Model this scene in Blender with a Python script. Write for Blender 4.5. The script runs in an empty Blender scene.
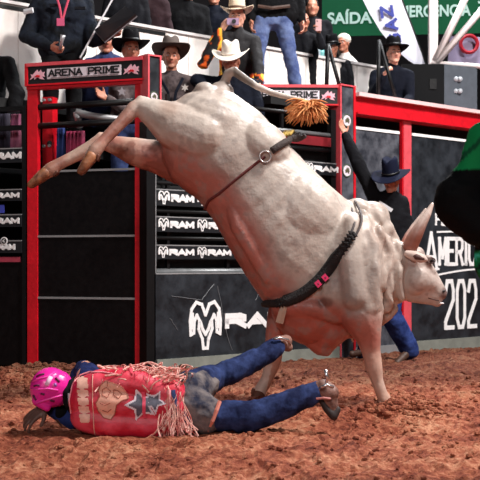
import bpy, bmesh, math, random
import numpy as np
from mathutils import Vector, Matrix, noise
from mathutils.bvhtree import BVHTree
random.seed(7); RNG = np.random.RandomState(7)
SC = bpy.context.scene
COL = SC.collection
# ---------------------------------------------------------------- camera, world, lights, exposure
F, HY, CAMZ = 1100.0, 263.0, 0.95
cam_d = bpy.data.cameras.new('camera'); cam = bpy.data.objects.new('camera', cam_d); COL.objects.link(cam)
cam.location = (0, 0, CAMZ); cam.rotation_euler = (math.pi/2, 0, 0)
cam_d.sensor_width = 36; cam_d.lens = F/480*36; cam_d.shift_y = (HY-240)/480
cam_d.clip_end = 200
cam_d.dof.use_dof = True; cam_d.dof.focus_distance = 6.7; cam_d.dof.aperture_fstop = 9.0
SC.camera = cam
w = bpy.data.worlds.new('world'); SC.world = w; w.use_nodes = True
w.node_tree.nodes['Background'].inputs[0].default_value = (0.62, 0.66, 0.75, 1)
w.node_tree.nodes['Background'].inputs[1].default_value = 0.11
def area(name, loc, target, size, power, color=(1, 1, 1)):
    l = bpy.data.lights.new(name, 'AREA'); l.shape = 'DISK'; l.size = size; l.energy = power; l.color = color
    o = bpy.data.objects.new(name, l); COL.objects.link(o); o.location = loc
    o.rotation_euler = (Vector(target)-Vector(loc)).to_track_quat('-Z', 'Y').to_euler()
area('flood_light', (4.2, 5.2, 9.0), (0.2, 7.5, 0.8), 1.2, 1150, (1, .97, .93))
area('flood_light', (-2.0, -7.0, 5.5), (0, 9.0, 1.8), 2.0, 620, (1, .97, .95))
area('flood_light', (7.0, 6.0, 9.0), (0.3, 12.0, 3.0), 1.5, 1000, (1, .98, .97))
area('flood_light', (2.5, 13.5, 8.0), (0.2, 9.0, 1.6), 1.6, 650, (.95, .97, 1))
SC.view_settings.view_transform = 'Standard'; SC.view_settings.look = 'None'
SC.view_settings.exposure = -0.08; SC.view_settings.gamma = 1; SC.view_settings.use_curve_mapping = False
# ---------------------------------------------------------------- helpers
def P(px, py, Y):
    return Vector(((px-240)/F*Y, Y, CAMZ+(HY-py)/F*Y))
def lin(c):
    return tuple(((v/255)/12.92 if v/255 <= .04045 else ((v/255+.055)/1.055)**2.4) for v in c)
MATS = {}
def mat(name, rgb, rough=.6, metal=0, var=.0, vscale=8, bump=0, bscale=40, attr=False, rgb2=None, spec=.5, detail=4, bdist=.02, stretch=None, sheen=0, rough_var=0, emit=0):
    if name in MATS: return MATS[name]
    m = bpy.data.materials.new(name); m.use_nodes = True; nt = m.node_tree; N = nt.nodes; L = nt.links
    b = N['Principled BSDF']; b.inputs['Roughness'].default_value = rough; b.inputs['Metallic'].default_value = metal
    b.inputs['Specular IOR Level'].default_value = spec
    if sheen: b.inputs['Sheen Weight'].default_value = sheen
    c = lin(rgb) + (1,)
    tc = N.new('ShaderNodeTexCoord'); src = tc.outputs['Object']
    if stretch:
        mp = N.new('ShaderNodeMapping'); mp.inputs['Scale'].default_value = stretch; L.new(src, mp.inputs[0]); src = mp.outputs[0]
    base = None
    if attr:
        a = N.new('ShaderNodeAttribute'); a.attribute_name = 'Col'; base = a.outputs['Color']
    if var or rgb2:
        n = N.new('ShaderNodeTexNoise'); n.inputs['Scale'].default_value = vscale; n.inputs['Detail'].default_value = detail; n.inputs['Roughness'].default_value = .65
        L.new(src, n.inputs['Vector'])
        if rgb2:
            r = N.new('ShaderNodeValToRGB'); r.color_ramp.elements[0].position = .38; r.color_ramp.elements[1].position = .64
            r.color_ramp.elements[0].color = c; r.color_ramp.elements[1].color = lin(rgb2)+(1,)
            L.new(n.outputs[0], r.inputs[0]); L.new(r.outputs[0], b.inputs['Base Color'])
        else:
            mr = N.new('ShaderNodeMapRange'); mr.inputs['From Min'].default_value = .25; mr.inputs['From Max'].default_value = .75
            mr.inputs['To Min'].default_value = 1-var; mr.inputs['To Max'].default_value = 1+var
            L.new(n.outputs[0], mr.inputs[0])
            mx = N.new('ShaderNodeVectorMath'); mx.operation = 'MULTIPLY'
            if base: L.new(base, mx.inputs[0])
            else: mx.inputs[0].default_value = c[:3]
            L.new(mr.outputs[0], mx.inputs[1]); L.new(mx.outputs[0], b.inputs['Base Color'])
    elif base: L.new(base, b.inputs['Base Color'])
    else: b.inputs['Base Color'].default_value = c
    if rough_var:
        n3 = N.new('ShaderNodeTexNoise'); n3.inputs['Scale'].default_value = vscale*2; L.new(src, n3.inputs['Vector'])
        m3 = N.new('ShaderNodeMapRange'); m3.inputs['To Min'].default_value = rough-rough_var; m3.inputs['To Max'].default_value = min(1, rough+rough_var)
        L.new(n3.outputs[0], m3.inputs[0]); L.new(m3.outputs[0], b.inputs['Roughness'])
    if bump:
        n2 = N.new('ShaderNodeTexNoise'); n2.inputs['Scale'].default_value = bscale; n2.inputs['Detail'].default_value = 5
        L.new(src, n2.inputs['Vector'])
        bp = N.new('ShaderNodeBump'); bp.inputs['Strength'].default_value = bump; bp.inputs['Distance'].default_value = bdist
        L.new(n2.outputs[0], bp.inputs['Height']); L.new(bp.outputs[0], b.inputs['Normal'])
    if emit:
        b.inputs['Emission Color'].default_value = c; b.inputs['Emission Strength'].default_value = emit
    MATS[name] = m
    return m
# value noise -------------------------------------------------------
_T = RNG.rand(64, 64, 64)
def vnoise(p):
    i = np.floor(p).astype(int); f = p-i; f = f*f*(3-2*f); i &= 63; j = (i+1) & 63
    g = lambda a, b, c: _T[a[:, 0], b[:, 1], c[:, 2]]
    x = f[:, 0]; y = f[:, 1]; z = f[:, 2]
    r = 0
    for (a, wx) in ((i, 1-x), (j, x)):
        for (b, wy) in ((i, 1-y), (j, y)):
            for (c, wz) in ((i, 1-z), (j, z)):
                r = r+g(a, b, c)*wx*wy*wz
    return r
def fbm(p, o=4):
    s = 0; a = .5; t = 0
    for k in range(o):
        s = s+a*vnoise(p*(2**k)+k*7.3); t += a; a *= .5
    return s/t
# objects -----------------------------------------------------------
def tagp(o, label=None, cat=None, group=None, kind=None):
    if label: o['label'] = label
    if cat: o['category'] = cat
    if group: o['group'] = group
    if kind: o['kind'] = kind
    return o
def worldloc(o):
    v = Vector((0, 0, 0))
    while o is not None: v += o.location; o = o.parent
    return v
def link(name, me, parent=None, base=None):
    o = bpy.data.objects.new(name, me); COL.objects.link(o)
    if parent is not None: o.parent = parent
    return o
def empty(name, loc, label, cat, group=None, kind=None):
    o = bpy.data.objects.new(name, None); COL.objects.link(o); o.location = loc; o.empty_display_size = .1
    return tagp(o, label, cat, group, kind)
def place(o, base):
    """put the object's origin at base (world) while its vertices stay where they are; only parents at zero rotation are used"""
    return o
def mesh_obj(name, V, Fc, m, parent=None, base=None, smooth=False, colfn=None, label=None):
    V = np.asarray(V, float)
    if base is None:
        if parent is None:
            base = Vector(((V[:, 0].min()+V[:, 0].max())/2, (V[:, 1].min()+V[:, 1].max())/2, V[:, 2].min()))
        else: base = worldloc(parent)
    me = bpy.data.meshes.new(name)
    me.from_pydata((V-np.array(base)).tolist(), [], Fc)
    me.update()
    if smooth: me.polygons.foreach_set('use_smooth', [True]*len(me.polygons))
    if colfn is not None:
        c = np.ones((len(V), 4)); c[:, :3] = colfn(V)
        a = me.color_attributes.new('Col', 'FLOAT_COLOR', 'POINT'); a.data.foreach_set('color', c.ravel())
    if m: me.materials.append(m)
    o = link(name, me, parent)
    o.location = Vector(base)-(worldloc(parent) if parent is not None else Vector((0, 0, 0)))
    if label: o['label'] = label
    return o
class MB:
    def __init__(s): s.v = []; s.f = []
    def add(s, V, Fc):
        n = len(s.v); s.v.extend([tuple(p) for p in V]); s.f.extend([tuple(i+n for i in q) for q in Fc]); return s
    def box8(s, c): return s.add(c, [(0, 3, 2, 1), (4, 5, 6, 7), (0, 1, 5, 4), (1, 2, 6, 5), (2, 3, 7, 6), (3, 0, 4, 7)])
    def box(s, x0, x1, y0, y1, z0, z1):
        return s.box8([(x0, y0, z0), (x1, y0, z0), (x1, y1, z0), (x0, y1, z0), (x0, y0, z1), (x1, y0, z1), (x1, y1, z1), (x0, y1, z1)])
    def tube(s, pts, r, n=8, closed=False, flat=None):
        pts = [Vector(p) for p in pts]; k = len(pts)
        rs = r if isinstance(r, (list, tuple)) else [r]*k
        V = []; up = None
        for i, p in enumerate(pts):
            if closed: t = (pts[(i+1) % k]-pts[i-1])
            else: t = pts[min(i+1, k-1)]-pts[max(i-1, 0)]
            t = t.normalized() if t.length > 1e-9 else Vector((0, 0, 1))
            if up is None:
                up = Vector((0, 0, 1)) if abs(t.z) < .9 else Vector((1, 0, 0))
            a = t.cross(up); a = a.normalized() if a.length > 1e-6 else t.orthogonal().normalized()
            b = a.cross(t).normalized(); up = b
            for q in range(n):
                an = 2*math.pi*q/n
                V.append(p+a*math.cos(an)*rs[i]*(flat or 1)+b*math.sin(an)*rs[i])
        Fc = []
        for i in range(k if closed else k-1):
            j = (i+1) % k
            for q in range(n):
                q2 = (q+1) % n; Fc.append((i*n+q, i*n+q2, j*n+q2, j*n+q))
        if not closed:
            Fc.append(tuple(range(n))[::-1]); Fc.append(tuple((k-1)*n+q for q in range(n)))
        return s.add(V, Fc)
    def ell(s, c, ax, nu=16, nv=10):
        V, Fc = usphere(nu, nv); V = np.array(c)+V@np.array([list(a) for a in ax]); return s.add(V, Fc)
    def build(s, name, m, parent=None, **k): return mesh_obj(name, s.v, s.f, m, parent, **k)
_us = {}
def usphere(nu=16, nv=10):
    if (nu, nv) in _us: return _us[(nu, nv)]
    V = [(0, 0, 1)]
    for i in range(1, nv):
        th = math.pi*i/nv
        for j in range(nu):
            ph = 2*math.pi*j/nu; V.append((math.sin(th)*math.cos(ph), math.sin(th)*math.sin(ph), math.cos(th)))
    V.append((0, 0, -1)); Fc = []
    for j in range(nu): Fc.append((0, 1+j, 1+(j+1) % nu))
    for i in range(nv-2):
        for j in range(nu):
            a = 1+i*nu+j; b = 1+i*nu+(j+1) % nu; Fc.append((a, a+nu, b+nu, b))
    e = len(V)-1
    for j in range(nu): Fc.append((e, 1+(nv-2)*nu+(j+1) % nu, 1+(nv-2)*nu+j))
    _us[(nu, nv)] = (np.array(V), Fc); return _us[(nu, nv)]
class Blob(MB):
    """closed overlapping solids fused into one continuous surface by a voxel remesh"""
    def cap(s, p0, r0, p1=None, r1=None):
        p0 = Vector(p0)
        if p1 is None: return s.ell(p0, Matrix.Identity(3)*r0)
        p1 = Vector(p1)
        s.ell(p0, Matrix.Identity(3)*r0); s.ell(p1, Matrix.Identity(3)*r1)
        d = p1-p0
        if d.length < 1e-5: return s
        l = d.length; d = d/l; a = d.orthogonal().normalized(); b = d.cross(a)
        k = (r0-r1)/l; k = max(-.95, min(.95, k)); q = math.sqrt(1-k*k)
        c0 = p0+d*(k*r0); c1 = p1+d*(k*r1); R0 = r0*q; R1 = r1*q; n = 14; V = []
        for (c, R) in ((c0, R0), (c1, R1)):
            for i in range(n):
                t = 2*math.pi*i/n; V.append(c+a*math.cos(t)*R+b*math.sin(t)*R)
        Fc = [(i, (i+1) % n, n+(i+1) % n, n+i) for i in range(n)]+[tuple(range(n))[::-1], tuple(range(n, 2*n))]
        return s.add(V, Fc)
    def chain(s, pts):
        for (p, r), (q, t) in zip(pts, pts[1:]): s.cap(p, r, q, t)
        return s
    def loft(s, rings):
        n = len(rings[0]); V = [p for r in rings for p in r]; Fc = []
        for i in range(len(rings)-1):
            for q in range(n):
                q2 = (q+1) % n; Fc.append((i*n+q, i*n+q2, (i+1)*n+q2, (i+1)*n+q))
        Fc.append(tuple(range(n))[::-1]); Fc.append(tuple((len(rings)-1)*n+q for q in range(n)))
        return s.add(V, Fc)
    def fuse(s, voxel, smooth=4, factor=.5):
        me = bpy.data.meshes.new('tmp'); me.from_pydata([tuple(p) for p in s.v], [], s.f); me.update()
        bm = bmesh.new(); bm.from_mesh(me); bmesh.ops.recalc_face_normals(bm, faces=bm.faces); bm.to_mesh(me); bm.free()
        o = bpy.data.objects.new('tmp', me); COL.objects.link(o)
        r = o.modifiers.new('r', 'REMESH'); r.mode = 'VOXEL'; r.voxel_size = voxel; r.adaptivity = 0
        if smooth:
            m = o.modifiers.new('s', 'SMOOTH'); m.factor = factor; m.iterations = smooth
        dg = bpy.context.evaluated_depsgraph_get(); ev = o.evaluated_get(dg); e = ev.to_mesh()
        V = np.zeros(len(e.vertices)*3); e.vertices.foreach_get('co', V); V = V.reshape(-1, 3)
        Fc = [tuple(p.vertices) for p in e.polygons]
        ev.to_mesh_clear(); bpy.data.objects.remove(o); bpy.data.meshes.remove(me)
        return V, Fc
    def solid(s, name, m, parent=None, voxel=.012, smooth=4, factor=.5, wr=None, **k):
        V, Fc = s.fuse(voxel, smooth, factor)
        if wr: V = wrinkle(V, Fc, *wr)
        return mesh_obj(name, V, Fc, m, parent, smooth=True, **k)
    def _unused(s, name, m, parent, V, Fc, **k):
         return mesh_obj(name, V, Fc, m, parent, smooth=True, **k)
def vnormals(V, Fc):
    q = np.array([(f[0], f[1], f[2], f[-1]) for f in Fc]); n = np.cross(V[q[:, 2]]-V[q[:, 0]], V[q[:, 3]]-V[q[:, 1]]) if q.shape[1] == 4 else 0
    N = np.zeros_like(V)
    for i in range(4): np.add.at(N, q[:, i], n)
    return N/(np.linalg.norm(N, axis=1, keepdims=True)+1e-12)
def wrinkle(V, Fc, amp, freq, stretch=(1, 1, 1)):
    N = vnormals(V, Fc); W_ = V*np.array(stretch)*freq; w_ = fbm(W_+fbm(W_*.6+3, 2)[:, None]*2.2, 3)
    r_ = 1-np.abs(w_-.5)*5; return V+N*(amp*np.clip(r_, -.8, 1))[:, None]
def merge(*vf):
    V = []; Fc = []; n = 0
    for v, f in vf:
        V.append(np.asarray(v)); Fc += [tuple(i+n for i in q) for q in f]; n += len(v)
    return np.vstack(V), Fc
# wings of the chute front -------------------------------------------
class Wing:
    def __init__(s, ox, oy, dx, dy):
        l = math.hypot(dx, dy); s.o = Vector((ox, oy, 0)); s.d = Vector((dx/l, dy/l, 0)); s.n = Vector((dy/l, -dx/l, 0))
    def t(s, px, n=0):
        r = (px-240)/F; ox, oy = (s.o+s.n*n)[:2]
        return (r*oy-ox)/(s.d.x-r*s.d.y)
    def z(s, px, py, n=0):
        t = s.t(px, n); Y = (s.o+s.n*n+s.d*t).y; return CAMZ+(HY-py)/F*Y
    def pt(s, t, z, n=0): return s.o+s.d*t+s.n*n+Vector((0, 0, z))
    def box(s, mb, t0, t1, z0, z1, n0, n1):
        c = [s.pt(t0, z0, n1), s.pt(t1, z0, n1), s.pt(t1, z0, n0), s.pt(t0, z0, n0), s.pt(t0, z1, n1), s.pt(t1, z1, n1), s.pt(t1, z1, n0), s.pt(t0, z1, n0)]
        return mb.box8(c)
    def bx(s, name, m, parent, t0, t1, z0, z1, n0, n1, **k):
        mb = MB(); s.box(mb, t0, t1, z0, z1, n0, n1); return mb.build(name, m, parent, **k)
R = Wing(-.785, 9.6, .75, .66)            # right wing, recedes to the right
_lx0, _ly0, _lx1, _ly1 = -1.95, 9.98, -.785, 9.6
L = Wing(_lx1, _ly1, _lx1-_lx0, _ly1-_ly0)  # left wing; t negative to the left
# stroke lettering ----------------------------------------------------
GL = {
 'A': [[(0, 0), (.5, 1), (1, 0)], [(.2, .33), (.8, .33)]],
 'R': [[(0, 0), (0, 1), (.72, 1), (.95, .88), (.95, .62), (.72, .48), (0, .48)], [(.5, .48), (1, 0)]],
 'E': [[(1, 0), (0, 0), (0, 1), (1, 1)], [(0, .52), (.75, .52)]],
 'N': [[(0, 0), (0, 1), (1, 0), (1, 1)]],
 'P': [[(0, 0), (0, 1), (.75, 1), (1, .88), (1, .6), (.75, .46), (0, .46)]],
 'I': [[(.5, 0), (.5, 1)]],
 'M': [[(0, 0), (0, 1), (.5, .25), (1, 1), (1, 0)]],
 'F': [[(0, 0), (0, 1), (1, 1)], [(0, .52), (.75, .52)]],
 'S': [[(1, .85), (.75, 1), (.25, 1), (0, .85), (0, .65), (.25, .52), (.75, .48), (1, .35), (1, .15), (.75, 0), (.25, 0), (0, .15)]],
 'C': [[(1, .8), (.8, 1), (.25, 1), (0, .8), (0, .2), (.25, 0), (.8, 0), (1, .2)]],
 'G': [[(1, .82), (.8, 1), (.25, 1), (0, .8), (0, .2), (.25, 0), (.8, 0), (1, .15), (1, .45), (.6, .45)]],
 'Z': [[(0, 1), (1, 1), (0, 0), (1, 0)]],
 'T': [[(0, 1), (1, 1)], [(.5, 0), (.5, 1)]],
 '0': [[(.25, 0), (0, .2), (0, .8), (.25, 1), (.75, 1), (1, .8), (1, .2), (.75, 0), (.25, 0)]],
 '2': [[(0, .78), (.2, 1), (.8, 1), (1, .8), (1, .6), (0, .12), (0, 0), (1, 0)]],
}
SER = {'A': [(0, 0), (1, 0)], 'R': [(0, 0), (1, 0), (0, 1)], 'E': [(0, 0), (0, 1)], 'N': [(0, 0), (0, 1), (1, 1)], 'P': [(0, 0), (0, 1)], 'I': [(.5, 0), (.5, 1)], 'M': [(0, 0), (1, 0), (0, 1), (1, 1)], 'F': [(0, 0), (0, 1)], 'T': [(.5, 0)]}
cnt = [0]
def strokes(polys, fn, th, mb, dep=.004, thy=None):
    """flat raised bars along polylines; fn maps (u, v, n) to a world point; u, v in metres"""
    for pl in polys:
        for (a, b) in zip(pl, pl[1:]):
            ax, ay = a; bx_, by = b; dx, dy = bx_-ax, by-ay; l = math.hypot(dx, dy)
            if l < 1e-6: continue
            dx /= l; dy /= l; h = th/2; e = h*.8
            ax -= dx*e; ay -= dy*e; bx_ += dx*e; by += dy*e
            nx, ny = -dy*h, dx*h
            q = [(ax+nx, ay+ny), (ax-nx, ay-ny), (bx_-nx, by-ny), (bx_+nx, by+ny)]
            cnt[0] += 1; dd = dep+.0007*(cnt[0] % 5)
            mb.box8([fn(u, v, 0) for u, v in q]+[fn(u, v, dd) for u, v in q])
def word(s, w, h, gap=.3, narrow={'I': .35}):
    ws = [narrow.get(c, 1.0) if c != ' ' else .7 for c in s]; tot = sum(ws)+gap*(len(s)-1); k = w/tot; x = 0; out = []; ser = []
    for c, cw in zip(s, ws):
        if c != ' ':
            for pl in GL[c]: out.append([(x+u*cw*k, v*h) for u, v in pl])
            for (u, v) in SER.get(c, []): ser.append([(x+(u*cw-.16)*k, v*h), (x+(u*cw+.16)*k, v*h)])
        x += (cw+gap)*k
    return out, ser
def wing_fn(W, t0, z0, n0, slope=0): return lambda u, v, n: W.pt(t0+u, z0+v+u*slope, n0+n)
def lettering(name, W, text, t0, t1, z0, z1, n, m, parent, th=.2, serif=False, gap=.35, shear=0):
    mb = MB(); h = z1-z0; T = th*h
    a, b = word(text, t1-t0-T, h-T, gap); f0 = wing_fn(W, t0+T/2, z0+T/2, n)
    f = (lambda u, v, nn: f0(u+shear*v, v, nn)) if shear else f0
    strokes(a, f, T, mb)
    if serif: strokes(b, f, T*.55, mb)
    return mb.build(name, m, parent)
def ram_head(name, W, t0, t1, z0, z1, n, m, parent, th=.07):
    w_, h = t1-t0, z1-z0
    half = [[(.5, .72), (.62, .95), (.8, 1), (.95, .85), (1, .6), (.98, .3)], [(.98, .3), (.88, .34), (.86, .6), (.78, .72), (.7, .6), (.72, .42), (.6, .2), (.57, 0), (.5, 0)],
            [(.5, .3), (.6, .42), (.66, .56)], [(.92, .75), (.9, .45)]]
    pl = [[(u*w_, v*h) for u, v in p] for p in half]+[[((1-u)*w_, v*h) for u, v in p] for p in half]
    mb = MB(); strokes(pl, wing_fn(W, t0, z0, n), th*w_, mb); return mb.build(name, m, parent)
def poly_flat(mb, pts, fn, dep=.004):
    n = len(pts); V = [fn(u, v, 0) for u, v in pts]+[fn(u, v, dep) for u, v in pts]
    mb.add(V, [tuple(range(n))[::-1], tuple(range(n, 2*n))]+[(i, (i+1) % n, n+(i+1) % n, n+i) for i in range(n)])
def star(cx, cy, r, k=5, inner=.45, rot=math.pi/2):
    return [(cx+(r if i % 2 == 0 else r*inner)*math.cos(rot+math.pi*i/k), cy+(r if i % 2 == 0 else r*inner)*math.sin(rot+math.pi*i/k)) for i in range(2*k)]
BULLISH = [(0, .1), (.12, .35), (.05, .6), (.2, .55), (.35, .8), (.5, 1), (.56, .72), (.72, .95), (.8, .7), (.98, .75), (.92, .5), (1, .3), (.8, .35), (.95, .05), (.7, .12), (.5, .3), (.3, .1), (.28, .3)]
# ---------------------------------------------------------------- materials
M_red = mat('red_paint', (206, 14, 32), .42, var=.22, vscale=9, bump=.15, bscale=30)
M_redlight = mat('worn_red_paint', (214, 78, 88), .5, var=.2, vscale=12)
M_black = mat('black_steel', (9, 9, 11), .45, spec=.3, var=.3, vscale=10, bump=.1)
M_gloss = mat('black_panel', (4, 3, 5), .45, spec=.22, rgb2=(12, 9, 11), vscale=14, rough_var=.12, bump=.08, bscale=12)
M_slate = mat('slate_panel', (40, 42, 50), .5, spec=.3, rgb2=(92, 94, 102), vscale=5, bump=.12, bscale=9, rough_var=.15)
M_slatedk = mat('dark_vinyl', (22, 24, 28), .42, spec=.35, rgb2=(46, 50, 56), vscale=4, bump=.45, bscale=6, rough_var=.15)
M_grey = mat('grey_steel', (150, 150, 152), .45, metal=.3, var=.15)
M_white = mat('white_print', (238, 236, 236), .5, var=.06, vscale=30)
M_paleprint = mat('pale_sign', (226, 214, 222), .5, var=.05)
M_pinkprint = mat('pink_print', (232, 176, 190), .5, var=.1)
M_blackprint = mat('black_print', (14, 12, 16), .5)
M_board = mat('white_board', (240, 228, 222), .6, rgb2=(250, 242, 236), vscale=3)
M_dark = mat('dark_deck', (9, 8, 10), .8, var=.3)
M_backdark = mat('dark_backdrop', (9, 7, 10), .9, rgb2=(22, 15, 20), vscale=1.5)
M_chrome = mat('silver', (205, 205, 208), .25, metal=.9)
# ================================================================ GROUND
def gauss(x, y, cx, cy, sx, sy, h): return h*np.exp(-((x-cx)/sx)**2-((y-cy)/sy)**2)
def gh(x, y):
    x = np.atleast_1d(np.asarray(x, float)); y = np.atleast_1d(np.asarray(y, float)); z0 = np.zeros_like(x)
    a = fbm(np.stack([x*2.1, y*1.6, z0+3], 1), 3)-.5
    b = np.abs(fbm(np.stack([x*9, y*6, z0+9], 1), 3)-.5)
    c = fbm(np.stack([x*30, y*22, z0+1], 1), 2)-.5
    h = .085*a-.135*b+.036*c+.014
    h += gauss(x, y, -1.75, 8.7, .8, .5, .11)+gauss(x, y, -.9, 9.2, 1.2, .25, .05)
    h += gauss(x, y, 1.04, 7.18, .17, .16, .085)+gauss(x, y, .15, 7.4, .15, .15, .02)
    h -= gauss(x, y, 0.5, 6.2, .5, .2, .02)
    h += gauss(x, y, 3.0, 10.5, 1.5, 1, .03)
    lying = np.exp(-((x+.55)/.75)**2-((y-6.15)/.28)**2); h = h*(1-.75*np.clip(lying, 0, 1))
    return h
xs = np.concatenate([np.linspace(-12, -3.6, 24), np.linspace(-3.5, 4.3, 390), np.linspace(4.5, 14, 24)])
ys = np.concatenate([np.linspace(-4, 3.8, 24), np.linspace(3.9, 9.5, 400), np.linspace(9.55, 14, 90), np.linspace(14.5, 24, 12)])
gx, gy = np.meshgrid(xs, ys); gz = gh(gx.ravel(), gy.ravel())
nx_ = len(xs); GV = np.stack([gx.ravel(), gy.ravel(), gz], 1)
idx = np.arange(len(ys)*nx_).reshape(len(ys), nx_)
GF = np.stack([idx[:-1, :-1].ravel(), idx[:-1, 1:].ravel(), idx[1:, 1:].ravel(), idx[1:, :-1].ravel()], 1).tolist()
def dirtmat(name, darker=1.0):
    m = bpy.data.materials.new(name); m.use_nodes = True; nt = m.node_tree; N = nt.nodes; K = nt.links
    b = N['Principled BSDF']; b.inputs['Roughness'].default_value = .92; b.inputs['Specular IOR Level'].default_value = .25
    tc = N.new('ShaderNodeTexCoord')
    n1 = N.new('ShaderNodeTexNoise'); n1.inputs['Scale'].default_value = 2.2; n1.inputs['Detail'].default_value = 8; n1.inputs['Roughness'].default_value = .62
    n2 = N.new('ShaderNodeTexNoise'); n2.inputs['Scale'].default_value = 26; n2.inputs['Detail'].default_value = 6; n2.inputs['Roughness'].default_value = .7
    K.new(tc.outputs['Object'], n1.inputs[0]); K.new(tc.outputs['Object'], n2.inputs[0])
    mx = N.new('ShaderNodeMath'); mx.operation = 'MULTIPLY_ADD'; mx.inputs[1].default_value = .55; K.new(n2.outputs[0], mx.inputs[0])
    m2 = N.new('ShaderNodeMath'); m2.operation = 'MULTIPLY'; m2.inputs[1].default_value = .5; K.new(n1.outputs[0], m2.inputs[0]); K.new(m2.outputs[0], mx.inputs[2])
    r = N.new('ShaderNodeValToRGB'); e = r.color_ramp.elements
    d = darker
    e[0].position = .36; e[0].color = tuple(v*d for v in lin((80, 32, 22)))+(1,); e[1].position = .66; e[1].color = tuple(v*d for v in lin((232, 168, 132)))+(1,)
    q = e.new(.47); q.color = tuple(v*d for v in lin((150, 74, 52)))+(1,)
    q = e.new(.55); q.color = tuple(v*d for v in lin((190, 112, 82)))+(1,)
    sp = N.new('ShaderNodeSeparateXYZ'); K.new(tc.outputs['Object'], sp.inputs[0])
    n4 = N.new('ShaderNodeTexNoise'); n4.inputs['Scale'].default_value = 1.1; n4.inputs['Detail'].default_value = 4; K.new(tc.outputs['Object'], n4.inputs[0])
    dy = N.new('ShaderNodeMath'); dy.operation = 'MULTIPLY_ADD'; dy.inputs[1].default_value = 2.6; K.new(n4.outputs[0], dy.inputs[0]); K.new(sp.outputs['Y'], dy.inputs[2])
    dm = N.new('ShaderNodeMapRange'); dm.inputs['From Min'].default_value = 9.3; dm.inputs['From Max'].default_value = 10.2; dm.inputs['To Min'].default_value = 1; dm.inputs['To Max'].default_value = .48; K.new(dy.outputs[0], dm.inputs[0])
    far_tone = N.new('ShaderNodeVectorMath'); far_tone.operation = 'MULTIPLY'  # multiplies the dirt colour darker farther back, with a noisy border
    K.new(mx.outputs[0], r.inputs[0]); K.new(r.outputs[0], far_tone.inputs[0]); K.new(dm.outputs[0], far_tone.inputs[1]); K.new(far_tone.outputs[0], b.inputs['Base Color'])
    bp = N.new('ShaderNodeBump'); bp.inputs['Strength'].default_value = .8; bp.inputs['Distance'].default_value = .03; K.new(n2.outputs[0], bp.inputs['Height']); K.new(bp.outputs[0], b.inputs['Normal'])
    return m
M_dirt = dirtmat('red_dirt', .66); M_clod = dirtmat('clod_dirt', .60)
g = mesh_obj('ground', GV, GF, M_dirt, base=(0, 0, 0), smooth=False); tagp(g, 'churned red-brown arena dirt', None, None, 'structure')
# clods, nobody could count them
cm = MB(); V0, F0 = usphere(6, 4)
cx = RNG.uniform(-3.2, 3.6, 5200); cy = 4.2+RNG.rand(5200)**1.0*5.2; sz = .004+.016*RNG.rand(5200)**3
hx = RNG.normal(1.06, .16, 260); hy_ = RNG.normal(7.12, .12, 260); cx = np.concatenate([cx, hx]); cy = np.concatenate([cy, hy_]); sz = np.concatenate([sz, .008+.018*RNG.rand(260)])
hx = RNG.normal(-1.7, .5, 500); hy_ = RNG.normal(8.6, .4, 500); cx = np.concatenate([cx, hx]); cy = np.concatenate([cy, hy_]); sz = np.concatenate([sz, .01+.022*RNG.rand(500)])
cz = gh(cx, cy)
for i in range(len(cx)):
    V = V0*(1+.5*(RNG.rand(len(V0), 1)-.5))*sz[i]*np.array([1.2, 1.1, .8]); cm.add(V+np.array([cx[i], cy[i], cz[i]+sz[i]*.3]), F0)
c = cm.build('dirt_clods', M_clod, base=(0, 0, 0)); tagp(c, 'loose crumbs and clods of red dirt scattered on the ground', 'dirt', None, 'stuff')

# ================================================================ LEFT CHUTE GATE (red posts, black panels)
TOP = 2.72
tl0, tl1 = L.t(28), L.t(38); tr0, tr1 = L.t(135.5), L.t(143.5)
gate = empty('chute_gate', L.pt(L.t(88), 0), 'tall red-framed chute gate with black lower panels behind the fallen rider', 'gate')
for a, b, top in ((tl0, tl1, TOP-.18), (tr0, tr1, TOP-.18)):
    L.bx('post', M_red, gate, a, b, -.03, top, -.045, .012)
for za, zb in ((1.20, 1.76), (.645, 1.185), (.03, .63)):
    p = L.bx('panel', M_gloss, gate, tl1, tr0, za, zb, -.03, -.005)
for z_ in (1.775, 1.19, .637):
    L.bx('panel_joint', M_grey, gate, tl1, tr0, z_-.009, z_+.009, -.02, .006)
L.bx('bottom_rail', M_black, gate, tl1, tr0, .0, .04, -.04, .0)
for py in (105, 124):
    mb = MB(); z_ = L.z(80, py); mb.tube([L.pt(tl1-.02, z_, -.02), L.pt(tr0+.02, z_+.01, -.02)], .028, 10); mb.build('rail', M_black, gate, smooth=True)
L.bx('header_rail', M_red, gate, tl0, tr1, TOP-.205, TOP-.18, -.04, .03)
# inner red post seen between the rails
ip = empty('inner_post', L.pt(L.t(49), 0, -.35), 'second red steel post standing just behind the left gate post', 'post')
ti0, ti1 = L.t(44, -.35), L.t(54, -.35)
L.bx('post_tube', M_red, ip, ti0, ti1, -.03, 2.5, -.42, -.32)
for py in (100, 124, 146):
    z_ = L.z(49, py, -.32)
    for k in range(2):
        mb = MB(); mb.tube([L.pt((ti0+ti1)/2-.03+.06*k, z_, -.32), L.pt((ti0+ti1)/2-.03+.06*k, z_, -.29)], .014, 8); mb.build('bolt', M_grey, ip)
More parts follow.
